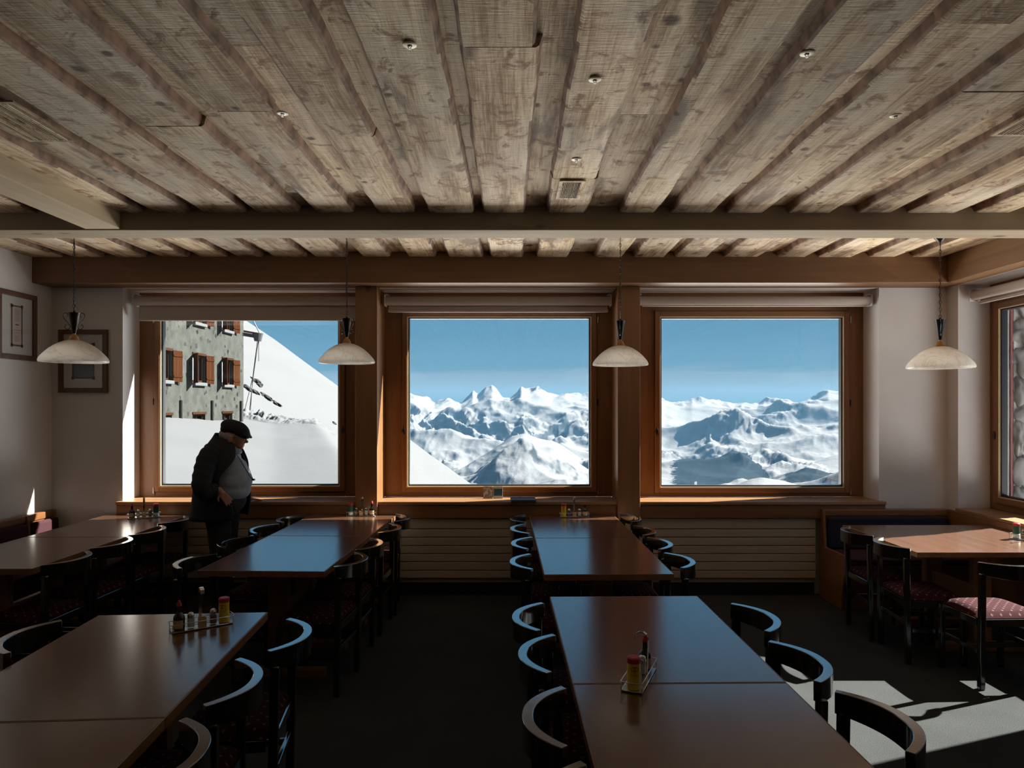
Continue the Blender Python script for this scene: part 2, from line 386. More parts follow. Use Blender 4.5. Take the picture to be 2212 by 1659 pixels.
MT['yellow'] = plain('yellow_tin', (.72,.56,.02), .35)
MT['green'] = plain('green_tin', (.02,.10,.06), .4)
MT['redprint'] = plain('red_print', (.52,.05,.03), .4)
MT['brownglass'] = plain('dark_bottle_glass', (.008,.006,.006), .06, spec=.8)
MT['salt'] = plain('salt', (.66,.66,.66), .6); MT['pepper'] = plain('pepper', (.22,.16,.12), .7, .5, 300)
MT['shakerglass'] = glassm('shaker_glass', (.92,.92,.92))
MT['toothpick'] = plain('toothpick_box', (.55,.36,.16), .6, .3, 200)
MT['cardwhite'] = plain('card_white', (.62,.60,.57), .6); MT['cardblue'] = plain('card_blue', (.02,.10,.20), .5, .5, 60)
MT['cardphoto'] = plain('card_photo', (.36,.33,.33), .5, .8, 45)
# ---------------------------------------------------------------- room shell
XL, XR, YW, YB, CZ = -4.22, 3.985, 6.26, -3.6, CAMZ+1.298
SZ = .868; BZ = CAMZ+1.07                            # sill height, underside of the window beams
MB().box(XL-.3, XR+.5, YB-.3, 6.75, -.25, 0).build('floor', MT['carpet'])
tag(bpy.data.objects['floor'], 'dark grey carpet floor with a sunlit patch beside the near right table', kind='structure')
wf = MB()
wf.box(XL-.3, -3.569, YW, 6.75, 0, CZ+.3); wf.box(3.365, XR+.5, YW, 6.75, 0, CZ+.3)
wf.box(-3.569, 3.365, 6.32, 6.75, 0, .80); wf.box(-3.569, 3.365, YW, 6.75, BZ, CZ+.3); wf.box(-3.569, 3.365, 6.62, 6.75, 2.79, BZ)
tag(wf.build('wall_front', MT['plaster']), 'white plastered front wall around the three picture windows', kind='structure')
tag(MB().box(XL-.3, XL, YB-.3, YW, 0, CZ+.3).build('wall_left', MT['plaster']), 'white plastered left wall with a framed certificate', kind='structure')
tag(MB().box(XL-.3, XR+.5, YB-.3, YB, 0, CZ+.3).build('wall_back', MT['plaster']), 'white plastered wall behind the viewer', kind='structure')
wr = MB()
wr.box(XR, 4.48, YB, 4.0, 0, CZ+.3); wr.box(XR, 4.48, 6.10, YW, 0, CZ+.3)
wr.box(XR, 4.48, 4.0, 6.10, 0, .80); wr.box(XR, 4.48, 4.0, 6.10, BZ, CZ+.3); wr.box(4.35, 4.48, 4.0, 6.10, 2.74, BZ)
tag(wr.build('wall_right', MT['plaster']), 'white plastered right wall with a side window', kind='structure')
ceil = MB().box(XL-.3, XR+.5, YB-.3, 6.75, CZ+.065, CZ+.3).build('ceiling', MT['plank'])
tag(ceil, 'ceiling of rough weathered live-edge planks laid in two layers', kind='structure')
tag(MB().box(XL, XR, YB, YB+.02, 0, .1).build('baseboard_back', MT['bench']), 'low wooden baseboard along the back wall', kind='structure')
# beams and posts
def trim(n, mb, mat, label, bevel=.006):
    o = mb.build('trim_%d' % n, MT[mat], bevel=bevel); return tag(o, label, kind='structure')
trim(1, MB().box(XL, XR, 4.62, 4.85, CAMZ+1.181, CZ+.08), 'beam', 'long pale timber beam crossing the whole ceiling')
trim(2, MB().box(XL, XR, 6.0, YW, BZ, CZ+.08), 'wbeam', 'amber timber beam above the three windows')
trim(3, MB().box(3.83, XR, YB, 6.0, BZ, CZ+.08), 'wbeam_y', 'amber timber beam along the right wall')
trim(4, MB().box(-2.888, -2.65, YB, 4.62, CAMZ+1.187, CZ+.08), 'beam_y', 'pale timber beam at upper left running toward the viewer')
trim(5, MB().box(-1.418, -1.219, 6.175, 6.64, .10, BZ), 'post', 'wooden post between the left and middle windows')
trim(6, MB().box(.955, 1.160, 6.175, 6.64, .10, BZ), 'post', 'wooden post between the middle and right windows')
k = 7
for nm, a, b in (('left', -3.60, -1.420), ('middle', -1.217, .953), ('right', 1.162, 3.40)):
    trim(k, MB().box(a, b, 6.195, 6.56, SZ-.028, SZ), 'sill', 'thin wooden sill board under the %s window' % nm, .004)
    trim(k+1, MB().box(a, b, 6.212, 6.33, .715, SZ-.029), 'bench', 'brown wooden apron below the %s window sill' % nm, .004); k += 2
trim(k, MB().box(3.96, 4.30, 4.0, 6.10, .80, .826), 'sill', 'wooden sill board of the right side window', .004); k += 1
trim(k, MB().box(3.945, 3.984, 2.4, 6.22, .10, .80), 'bench', 'brown wooden panel below the right side window', .004); k += 1

# ceiling planks (each its own board, wavy waney edges)
def plank_mesh(x0, x1, y0, y1, z, th, wav, seed, wane):
    n = max(6, int((y1-y0)/.09)); ys = np.linspace(y0, y1, n)
    xc = (x0+x1)/2; one = np.zeros(n)
    w0 = (fbm(ys*1.1, one+seed, 3, seed)-.5)*2*wav + (fbm(ys*5, one+seed+5, 2, seed+3)-.5)*wav*.6
    w1 = (fbm(ys*1.1, one+seed+9, 3, seed+1)-.5)*2*wav + (fbm(ys*5, one+seed+15, 2, seed+4)-.5)*wav*.6
    a = x0+w0-xc; b = x1+w1-xc; wn0 = wane*(.4+fbm(ys*3, one+seed+20, 2, seed+7)); wn1 = wane*(.4+fbm(ys*3, one+seed+25, 2, seed+8))
    zb = (fbm(ys*.8, one+seed+30, 2, seed+9)-.5)*.006
    mb = MB(); vs_ = []; c = (b-a)*.5+a
    for i in range(n):
        y = ys[i]-y0
        vs_ += [(a[i]-wn0[i], y, th), (a[i]-wn0[i]*.25, y, zb[i]+.008), (a[i]+.007, y, zb[i]), (b[i]-.007, y, zb[i]), (b[i]+wn1[i]*.25, y, zb[i]+.008), (b[i]+wn1[i], y, th)]
    fs = []
    for i in range(n-1):
        for k_ in range(6):
            j = (k_+1) % 6; fs.append((i*6+k_, i*6+j, (i+1)*6+j, (i+1)*6+k_))
    fs += [tuple(range(6)), tuple((n-1)*6+q for q in range(5, -1, -1))]
    mb.add(vs_, fs); return mb, (xc, y0, z)
Dc = lambda py: 1.298*F/(HY-py)
low = [(-262,-168),(-132,-48),(-12,72),(112,192),(228,300),(330,402),(435,523),(552,640),(684,761),(816,891),(930,1021),(1048,1134),(1183,1262),(1340,1416),(1450,1539),(1571,1653),(1705,1800),(1859,1934),(1973,2068),(2116,2190),(2240,2325),(2372,2462)]
kx = 1.298/(HY-456)
joints = {(1048,1134): [Dc(101)], (1183,1262): [Dc(386)], (684,761): [Dc(240)], (552,640): [Dc(272)], (1705,1800): [Dc(198)], (435,523): [Dc(335)], (1859,1934): [Dc(270)], (228,300): [Dc(222), Dc(290)]}
seed = 1
def lay(x0, x1, js, z, th, wav, wane, gap):
    global seed
    ed = [YB] + sorted(js) + [6.02]
    for a, b in zip(ed, ed[1:]):
        mb, loc = plank_mesh(x0, x1, a+(gap if a > YB else 0), b, z, th, wav, seed, wane); seed += 1
        o = mb.build('plank', MT['plank'], ceil, smooth=R(40), loc=loc)
        if wane > .01:                                    # bark-brown waney edges
            o.data.materials.append(MT['wane'])
            for i, p in enumerate(o.data.polygons):
                if abs(p.normal.x) > .55: p.material_index = 1
for i, (a, b) in enumerate(low):
    x0, x1 = (a-VX)*kx, (b-VX)*kx
    js = joints.get((a, b), [])
    if not js and i % 3 == 0: js = [2.2+1.7*random.random()]
    lay(max(x0, XL-.02), min(x1, XR+.02), js, CZ, .062, .016, .022, .003)
edges = [(-400, -262)] + [(low[i][1], low[i+1][0]) for i in range(len(low)-1)]
for i, (a, b) in enumerate(edges):
    x0, x1 = (a-VX)*kx-.06, (b-VX)*kx+.06
    js = {(1021,1048): [Dc(270)], (1262,1340): [Dc(268)]}.get((a, b), [2.4+2.1*random.random()] if i % 2 else [])
    lay(max(x0, XL-.02), x1, js, CZ+.046, .02, .003, .002, .006)
# ---------------------------------------------------------------- windows
def make_window(n, label, x0, x1, g0, g1, z0, z1, gz0, gz1, y, loc=(0,0,0), rz=0, handle='L', hinge='R'):
    root = empty('window_%d' % n, loc, rz); tag(root, label, kind='structure')
    s = .062                                            # how far the sash shows beside the glass
    fr = MB(); fr.box(x0, g0-s, y+.012, y+.10, z0, z1); fr.box(g1+s, x1, y+.012, y+.10, z0, z1)
    fr.build('frame_stile', MT['frame'], root, .004)
    fr = MB(); fr.box(g0-s, g1+s, y+.012, y+.10, z0, gz0-s); fr.box(g0-s, g1+s, y+.012, y+.10, gz1+s, z1)
    fr.build('frame_rail', MT['frame_x'], root, .004)
    e = .0015
    MB().box(g0-s+e, g0-.012, y-.012, y+.08, gz0-s+e, gz1+s-e).box(g1+.012, g1+s-e, y-.012, y+.08, gz0-s+e, gz1+s-e).build('sash_stile', MT['frame'], root, .005)
    MB().box(g0-.012, g1+.012, y-.012, y+.08, gz0-s+e, gz0-.012).box(g0-.012, g1+.012, y-.012, y+.08, gz1+.012, gz1+s-e).build('sash_rail', MT['frame_x'], root, .005)
    MB().frame(g0-.012, g1+.012, gz0-.012, gz1+.012, .009, y-.004, y+.05).build('glazing_bead', MT['bead'], root, .002)
    MB().frame(g0-.003, g1+.003, gz0-.003, gz1+.003, .012, y+.018, y+.07).build('gasket', MT['gasket'], root)
    MB().box(g0, g1, y+.042, y+.046, gz0, gz1).build('pane', MT['pane'], root)
    hx = g0-.042 if handle == 'L' else g1+.042
    hz = gz0+.53
    h = MB().lathe([(.0,-.001),(.017,-.001),(.017,.006),(.013,.010),(.0,.010)], 16)
    hm = [(v[0], y-.012-v[2], hz+v[1]*2.2) for v in h.v]; h.v = [(hx+q[0], q[1], q[2]) for q in hm]
    h.build('handle_rosette', MT['black'], root, smooth=R(40))
    qx = g1+s+.012 if hinge == 'R' else g0-s-.012
    for z in (gz0-.05, gz0+.80, gz1-.02):
        MB().tube([(qx, y+.004, z-.03), (qx, y+.004, z+.03)], .008, 10).build('hinge', MT['black'] if z > gz0+.5 and z < gz1-.3 else MT['steel'], root, smooth=R(40))
    return root
WY = 6.53; GZ0, GZ1 = CAMZ-.772, CAMZ+.832
make_window(1, 'left picture window looking at a stone house and snow slope', -3.569, -1.4165, -3.356, -1.660, SZ+.001, BZ-.002, GZ0, GZ1, WY, handle='R', hinge='L')
make_window(2, 'middle picture window framing the pointed snow peaks', -1.2205, .9565, -.992, .748, SZ+.001, BZ-.002, GZ0-.006, GZ1, WY)
make_window(3, 'right picture window above the dark forested valley', 1.1585, 3.365, 1.425, 3.165, SZ+.001, BZ-.002, GZ0-.012, GZ1, WY)
make_window(4, 'side window at the right edge looking at a rough stone wall', -6.10, -4.0, -5.965, -4.20, .827, BZ-.002, GZ0-.03, GZ1, 4.256, rz=-R(90))
for nm, W_, c, rz in (('p1', (1.7,1.6), (-2.51, WY+.12, 1.78), 0), ('p2', (1.74,1.6), (-.12, WY+.12, 1.78), 0), ('p3', (1.74,1.6), (2.29, WY+.12, 1.78), 0), ('p4', (1.71,1.6), (4.256+.12, 5.05, 1.78), -R(90))):
    al = bpy.data.lights.new('window_portal', 'AREA'); al.shape = 'RECTANGLE'; al.size, al.size_y = W_; al.cycles.is_portal = True
    ao = bpy.data.objects.new('window_portal', al); COL.objects.link(ao); ao.location = c; ao.rotation_euler = (R(-90), 0, rz)
# roller blinds
def make_blind(label, x0, x1, drop, y, z, loc=(0,0,0), rz=0):
    root = empty('roller_blind', loc, rz, label, 'blind', 'roller blinds under the window beams')
    MB().tube([(x0, y, z), (x1, y, z)], .042, 20).build('fabric_roll', MT['blind'], root, smooth=R(40))
    if drop > .02:
        MB().box(x0+.02, x1-.02, y+.034, y+.036, z-drop, z).build('fabric_sheet', MT['blind'], root)
        MB().box(x0+.015, x1-.015, y+.022, y+.046, z-drop-.026, z-drop).build('bottom_bar', MT['blind'], root, .006)
    else:
        MB().box(x0+.03, x1-.03, y-.006, y+.014, z-.052, z-.036).build('bottom_bar', MT['blind'], root, .006)
    for q, s in ((x0, -1), (x1, 1)):
        MB().box(q+s*.004-.004, q+s*.004+.004, y-.045, y+.06, z-.05, z+.055).box(q+s*.004-(.03 if s > 0 else 0), q+s*.004+(.03 if s < 0 else 0), y-.03, y+.06, z+.055, z+.062).build('bracket', MT['white_metal'], root, .003)
make_blind('pale roller blind drawn part way down over the left window', -3.505, -1.425, .155, 6.36, BZ-.105)
make_blind('pale roller blind rolled up above the middle window', -1.175, .915, .075, 6.36, BZ-.105)
make_blind('pale roller blind fully rolled up above the right window', 1.18, 3.33, 0, 6.36, BZ-.105)
make_blind('pale roller blind above the side window at the right edge', -6.05, -4.05, .05, 4.10, BZ-.105, rz=-R(90))
# radiator covers with horizontal slats
def radiator(label, x0, x1):
    root = empty('radiator_cover', ((x0+x1)/2, 6.25, 0), 0, label, 'radiator cover', 'slatted radiator covers below the windows'); h = (x1-x0)/2-.004
    MB().box(-h, h, .015, .06, .12, .71).build('body', MT['slat'], root)
    zs = [.162, .234, .314, .387, .461, .537, .613, .712]
    base = None
    for a, b in zip(zs, zs[1:]): MB().box(-h, h, -.012, .014, a+.003, b-.003).build('slat', MT['slat'], root, .004)
    MB().box(-h, h, .02, .06, .0, .119).build('toe_kick', MT['gasket'], root)
radiator('slatted radiator cover below the left window behind the standing man', -3.56, -1.420)
radiator('slatted radiator cover below the middle window', -1.217, .953)
radiator('slatted radiator cover below the right window beside the corner bench', 1.162, 2.78)
# ceiling vents and sprinkler heads
def vent(label, x0, x1, y0, y1, nsl):
    root = empty('ceiling_vent', ((x0+x1)/2, (y0+y1)/2, CZ-.008), 0, label, 'vent'); hx, hy = (x1-x0)/2, (y1-y0)/2
    MB().box(-hx, hx, -hy, hy, -.002, .004).build('opening', MT['slot_shade'], root)  # no hole cut: black plate paints the shade inside the vent slots
    MB().box(-hx-.02, -hx, -hy-.02, hy+.02, -.005, .003).box(hx, hx+.02, -hy-.02, hy+.02, -.005, .003).box(-hx, hx, -hy-.02, -hy, -.005, .003).box(-hx, hx, hy, hy+.02, -.005, .003).build('vent_frame', MT['plank'], root)
    p = 2*hx/nsl; m = MB().box(-p*.21, p*.21, -hy, hy, -.006, -.002).mesh('slat')
    for i in range(nsl): put('slat', m, MT['plank'], root, loc=(-hx+p*(i+.5), 0, 0))
def CX(px, py): D = Dc(py); return (px-VX)/F*D, D
a, b = CX(1205, 424), CX(1262, 388); vent('square slatted vent in the ceiling plank near the cross beam', a[0]+.008, b[0]-.012, b[1]+.01, a[1], 13)
vent('long slatted vent in the ceiling at upper left', -2.34, -2.14, 2.92, 3.32, 14)
vent('slatted vent in the ceiling at the right edge of the picture', 2.31, 2.52, 2.98, 3.25, 14)
for px, py, lb in ((885, 95, 'sprinkler head beside a dark water stain on the ceiling'), (1743, 113, 'sprinkler head at upper right of the ceiling'), (1935, 248, 'sprinkler head nearest the right edge of the ceiling'),
                   (610, 243, 'sprinkler head on the left half of the ceiling catching light'), (1245, 343, 'sprinkler head just in front of the square ceiling vent'), (1285, 170, 'sprinkler head on the middle plank above the square vent')):
    x, y = CX(px, py)
    root = empty('sprinkler_head', (x, y, CZ-.001), 0, lb, 'sprinkler', 'fire sprinkler heads in the ceiling')
    MB().lathe([(.009,-.001),(.025,-.001),(.025,-.004),(.022,-.0055),(.009,-.0055)], 24, closed=True).build('cover_ring', MT['brass'], root, smooth=R(40))
    MB().lathe([(.0,.0),(.0088,.0),(.006,-.007),(.0,-.008)], 12).build('nozzle', MT['iron'], root, smooth=R(40))
    MB().tube([(-.006,0,-.005),(-.005,0,-.012),(0,0,-.017),(.005,0,-.012),(.006,0,-.005)], .0012, 6).lathe([(.0,-.017),(.006,-.017),(.006,-.018),(.0,-.018)], 12).build('deflector', MT['brass'], root, smooth=R(40))
# ---------------------------------------------------------------- outdoors: snow, house, crane, mountains
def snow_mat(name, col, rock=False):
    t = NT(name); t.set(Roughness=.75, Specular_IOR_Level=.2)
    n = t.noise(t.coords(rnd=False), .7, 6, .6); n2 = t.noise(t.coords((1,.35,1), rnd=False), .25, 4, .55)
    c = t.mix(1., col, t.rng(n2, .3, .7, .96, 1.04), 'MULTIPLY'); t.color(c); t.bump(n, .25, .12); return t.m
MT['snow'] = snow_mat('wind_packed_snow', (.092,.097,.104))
def terr(x, y):
    q = x+.35*y
    zl = -.75+(y-7)*.043 + .2*np.clip(-q, 0, 8) - .006*np.clip(-q-5, 0, 30)**2 - .02*np.clip(y-42, 0, 200)**2
    g = zl - .74*np.clip(x+.34*y-2.2, 0, 400)**1.02 + (fbm(x*.12, y*.12, 3, 5)-.5)*.5
    h = 2.4 - .74*(x+29.2) - ((y-120)/60)**2*15 - 3.0*np.clip(-(x+48)/20, 0, 9)**2 + (fbm(x*.05, y*.05, 3, 8)-.5)*1.2
    return np.maximum(g, np.maximum(h, -160))
xs = np.concatenate([np.linspace(-95, -20, 110), np.linspace(-19.4, 24, 150)[0:], np.linspace(26, 90, 20)]); ys = np.concatenate([np.linspace(-30, 5.5, 36), np.linspace(6.0, 60, 200), np.linspace(61, 190, 110)])
X, Y = np.meshgrid(xs, ys); Z = terr(X, Y)
inside = (X > XL-1.2) & (X < XR+1.6) & (Y < 8.2) & (Y > YB-2); Z = np.where(inside, np.minimum(Z, -.8), Z)
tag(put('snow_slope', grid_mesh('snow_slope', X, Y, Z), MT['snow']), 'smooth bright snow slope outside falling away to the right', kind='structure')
# rocks poking out of the slope
MT['rock'] = plain('dark_rock', (.02,.021,.022), .9, .5, 3, bump=.5)
def ray_hit(px, py, lo=30, hi=150):
    D = np.linspace(lo, hi, 4000); x = (px-VX)/F*D; z = CAMZ+(HY-py)/F*D; hit = np.where(terr(x, D) > z)[0]
    i = hit[0] if len(hit) else 2200
    return Vector((x[i], D[i], float(terr(x[i:i+1], D[i:i+1])[0])))
import bmesh as _bm
def rock_mesh(name, size, seed):
    bm = _bm.new(); _bm.ops.create_icosphere(bm, subdivisions=3, radius=1)
    co = np.array([v.co[:] for v in bm.verts]); n = fbm(co[:,0]*1.7+seed*3.1+co[:,2], co[:,1]*1.7+co[:,2]*1.3, 4, seed)
    for v, q in zip(bm.verts, n): v.co = Vector([v.co[i]*size[i]*(.15+1.7*q) for i in range(3)])
    me = bpy.data.meshes.new(name); bm.to_mesh(me); bm.free(); return me
for i, (px, py, sx, sz, tilt, lb) in enumerate(((552, 823, 1.9, .55, 28, 'dark rock on the snow slope, topmost beside the crane cable'), (561, 832, 1.0, .6, 20, 'small blunt dark rock at the end of the topmost rock'), (534, 838, 1.7, .6, 28, 'long dark rock emerging from behind the stone house corner'),
        (551, 847, 1.2, .45, 25, 'ragged dark rock right of the house corner'), (573, 856, 1.8, .5, 30, 'dark rock band in the middle of the snow slope'), (597, 871, 1.3, .35, 28, 'lowest small dark rock on the snow slope'), (722, 914, .8, .3, 35, 'tiny dark rock at the far right of the left window'))):
    p = ray_hit(px, py)
    tag(put('rock', rock_mesh('rock', (sx*.5, .4, sz*.5), i+2), MT['rock'], loc=p, rot=(0, R(tilt), 0)), lb, 'rock', 'dark rocks on the snow slope')
# churned snow bank
rx = np.arange(-16.8, -9.9, .05); ry = np.arange(40.2, 44.6, .06); X, Y = np.meshgrid(rx, ry)
bk = np.clip(1-((Y-42.3)/1.7)**2, 0, 1)*np.interp(VX+X/Y*F, [515, 528, 560, 600, 640, 690, 730, 745], [0, .55, .60, .45, .26, .30, .28, 0])
lump = fbm(X*2.2, Y*2.2, 5, 91, .55, True)*1.1 + (alpine(X*.9, Y*.9, 6, 93)-.6)*.5
Z = terr(X, Y)-.06 + bk*np.clip(lump, 0, 2)*.85
tag(put('snow_rubble', grid_mesh('snow_rubble', X, Y, Z), MT['snow']), 'churned lumpy snow bank beyond the stone house', 'snow', kind='stuff')
# stone house
def stonewall():
    t = NT('rubble_render'); t.set(Roughness=.95, Specular_IOR_Level=.1)
    v = t.coords((1,1,1), rnd=False); vo = t.node('ShaderNodeTexVoronoi'); vo.inputs['Scale'].default_value = 2.6; t.link(v, vo.inputs['Vector'])
    n = t.noise(v, .45, 3, .6); n2 = t.noise(v, 2.5, 5, .6); n3 = t.noise(v, 9, 4, .6)
    base = t.ramp(n2, [(.35,(.036,.038,.035)),(.65,(.056,.059,.054))])
    sc = t.node('ShaderNodeSeparateColor'); t.link(vo.outputs['Color'], sc.inputs[0])
    d = t.math('ADD', vo.outputs['Distance'], t.math('MULTIPLY', n3, .35))
    st = t.math('MULTIPLY', t.rng(d, .44, .52, 1, 0), t.rng(t.math('ADD', sc.outputs[0], t.math('MULTIPLY', n, .9)), .84, .92, 0, 1))
    c = t.mix(st, base, t.ramp(sc.outputs[1], [(0,(.009,.010,.010)),(1,(.028,.030,.030))])); t.color(c); t.bump(t.math('SUBTRACT', n3, t.math('MULTIPLY', st, .6)), .5, .04); return t.m
MT['stonewall'] = stonewall()
MT['shutter'] = wood('larch_shutter', (.046,.0155,.0052), (.026,.008,.0026), 'z', 20, .8, spec=.03)
MT['shutter_dark'] = wood('dark_lintel_wood', (.042,.019,.009), (.025,.011,.005), 'y', 20, .8, spec=.03)
MT['pane_dark'] = plain('dark_window_glass', (.012,.014,.018), .08); MT['curtain'] = plain('blue_white_curtain', (.30,.38,.46), .8)
HX = -14.69
house = empty('stone_house', (HX-5, 28, 0), 0, 'grey stone house with brown shutters on the snow slope', 'house')
def hb(mb, name, mat, par=None, bevel=0):
    mb.v = [(v[0]-(HX-5), v[1]-28, v[2]) for v in mb.v]; o = mb.build(name, MT[mat], house, bevel)
    if par: o.parent = par
    return o
wl = MB(); open_y = [(28.2, 29.5), (31.41, 32.70), (34.6, 35.87)]; rows = [(.30, 1.30), (2.80, 4.06), (5.60, 6.85)]
ye = [16.0] + [q for p in open_y for q in p] + [37.36]; ze = [-3.0] + [q for p in rows for q in p] + [11.0]
for i in range(len(ye)-1):
    for j in range(len(ze)-1):
        if i % 2 == 1 and j % 2 == 1: wl.box(HX-.6, HX-.35, ye[i], ye[i+1], ze[j], ze[j+1])
        else: wl.box(HX-.6, HX, ye[i], ye[i+1], ze[j], ze[j+1])
wl.box(HX-11, HX-.6, 16, 37.36, -3, 11)
hb(wl, 'wall', 'stonewall')
hb(MB().prism([(HX-11.6, 11), (HX+.6, 11), (HX-5.5, 15)], 15.5, 37.9, 'y'), 'roof', 'shutter_dark')
for r, (z0, z1) in enumerate(rows):
    for c, (y0, y1) in enumerate(open_y):
        fr = hb(MB().box(HX-.22, HX-.12, y0, y0+.09, z0, z1).box(HX-.22, HX-.12, y1-.09, y1, z0, z1).box(HX-.22, HX-.12, y0+.09, y1-.09, z0, z0+.09).box(HX-.22, HX-.12, y0+.09, y1-.09, z1-.09, z1).box(HX-.2, HX-.14, (y0+y1)/2-.04, (y0+y1)/2+.04, z0+.09, z1-.09), 'window_frame', 'shutter_dark')
        hb(MB().box(HX-.27, HX-.235, y0, y1, z0, z1), 'pane', 'pane_dark', fr)
        if r: hb(MB().box(HX-.18, HX-.13, y0+.10, y0+.36, z0+.1, z1-.1), 'curtain', 'curtain', fr)
        hb(MB().box(HX-.3, HX+.04, y0-.04, y1+.04, z1, z1+.11), 'lintel', 'shutter_dark')
        if not r: continue
        hb(MB().box(HX-.3, HX+.13, y0+.02, y1-.02, z0-.17, z0-.02), 'snowy_sill', 'snow', bevel=.02)
        for s, yy, ang in ((-1, y0, R(42)), (1, y1, R(10))):      # shutter leaves, three boards and two battens
            L_ = .62; d = Vector((math.sin(ang), s*math.cos(ang), 0)); nrm = Vector((math.cos(ang), -s*math.sin(ang), 0))
            o0 = Vector((HX+.03, yy, 0)); lf = None
            for q in range(3):
                p0 = o0+d*(L_*q/3+.004); p1 = o0+d*(L_*(q+1)/3-.008); m = MB()
                m.add([(p.x+nrm.x*t, p.y+nrm.y*t, z) for z in (z0-.06, z1+.04) for p, t in ((p0, 0), (p1, 0), (p1, .035), (p0, .035))], [(0,3,2,1),(4,5,6,7),(0,1,5,4),(1,2,6,5),(2,3,7,6),(3,0,4,7)])
                b_ = hb(m, 'shutter' if q == 0 else 'board', 'shutter', lf); lf = lf or b_
            for zz in (z0+.14, z1-.22):
                p0 = o0+d*.01; p1 = o0+d*(L_-.02); m = MB()
                m.add([(p.x+nrm.x*t, p.y+nrm.y*t, z) for z in (zz, zz+.08) for p, t in ((p0, .036), (p1, .036), (p1, .06), (p0, .06))], [(0,3,2,1),(4,5,6,7),(0,1,5,4),(1,2,6,5),(2,3,7,6),(3,0,4,7)])
                hb(m, 'batten', 'shutter', lf)
for yy in (30.2, 33.35, 36.9): hb(MB().tube([(HX+.06, yy, -1), (HX+.06, yy, 1.95-.0*yy)], .06, 8), 'drain_pipe', 'black')
# crane behind the house
cr_ = empty('crane', (-20, 46, -1), 0, 'crane jib with hanging cables behind the stone house corner', 'crane')
cj = lambda px, py, D=44: P(px, py, D) - Vector((-20, 46, -1))
MT['crane'] = plain('crane_steel', (.06,.055,.06), .6); MT['crane_red'] = plain('crane_red_paint', (.22,.07,.06), .6)
MB().bar(cj(470, 712), cj(563, 728.5), .35, .22).build('jib', MT['crane'], cr_)
MB().bar(cj(470, 705), cj(563, 722), .3, .12).build('jib_top', MT['crane_red'], cr_)
MB().bar(cj(470, 712, 44)-Vector((0,0,16)), cj(470, 712, 44)+Vector((0,0,4)), .6, .6).build('mast', MT['crane'], cr_)
MB().lathe([(0,0),(.22,0),(.30,.35),(.34,.5),(0,.5)], 12, cj(557, 737)).build('pulley_block', MT['crane'], cr_)
MB().tube([cj(543, 684), cj(562, 722)], .035, 6).build('stay_cable', MT['crane'], cr_)
for a, b in (((556,737),(546,815)), ((558,737),(547,815)), ((546,815),(540,905)), ((547,815),(537,905)), ((546,815),(529,885)), ((559,737),(559,780))):
    MB().tube([cj(*a), cj(*b)], .022, 5).build('cable', MT['crane'], cr_)
# far mountains
def mountain_mat(name, snow, rock, forest=None, lo=.66, hi=.86):
    t = NT(name); t.set(Roughness=.9, Specular_IOR_Level=.05)
    g = t.node('ShaderNodeNewGeometry'); sp = t.node('ShaderNodeSeparateXYZ'); t.link(g.outputs['Normal'], sp.inputs[0])
    v = t.coords((1,1,1), rnd=False); n = t.noise(v, .008, 8, .66); n2 = t.noise(v, .0012, 4, .55)
    steep = t.math('ADD', sp.outputs[2], t.math('MULTIPLY', t.math('SUBTRACT', n, .5), .55))
    f = t.rng(steep, lo, hi, 1, 0, True)
    f = t.math('MULTIPLY', f, t.rng(n2, .35, .55, .15, 1))
    c = t.mix(f, snow, t.ramp(n, [(.35, tuple(q*.7 for q in rock)), (.65, tuple(q*1.3 for q in rock))]))
    if forest:
        at = t.node('ShaderNodeAttribute'); at.attribute_name = 'forest'
        nf = t.noise(v, .03, 4, .7)
        ff = t.rng(t.math('ADD', at.outputs['Fac'], t.math('MULTIPLY', t.math('SUBTRACT', nf, .5), 1.1)), .42, .52, 0, 1)
        c = t.mix(ff, c, forest)
    t.color(c); t.bump(n, .6, 14.); return t.m
MSNOW, MROCK, MFOR = (.145,.152,.162), (.031,.04,.05), (.006,.013,.02)
def fan(px0, px1, n, D):                                # fan-shaped sheet of terrain
    px = np.linspace(px0, px1, n)[None, :]; Dg = D[:, None]+0*px; return (px+0*Dg), (px-VX)/F*Dg, Dg
def zpx(py, D): return CAMZ+(HY-py)/F*D
sky2 = [(500,862),(650,850),(760,846),(840,850),(884,847),(903,855),(922,862),(938,871),(954,865),(972,865),(996,871),(1010,860),(1022,849),(1032,855),(1049,841),(1063,833),(1074,840),(1087,857),(1102,857),(1114,843),(1126,828),(1136,834),(1145,839),(1164,839),(1192,851),(1217,854),(1273,855),(1340,852),(1400,858),(1428,860),(1438,866),(1463,868),(1481,866),(1495,860),(1514,862),(1542,863),(1561,871),(1586,876),(1604,872),(1636,876),(1650,865),(1673,862),(1702,859),(1724,866),(1746,857),(1765,856),(1789,840),(1818,839),(1860,850),(1950,842),(2100,860),(2300,850),(2500,860)]
def add_attr(me, vals):
    a = me.attributes.new('forest', 'FLOAT', 'POINT'); a.data.foreach_set('value', vals.reshape(-1).astype(np.float32))
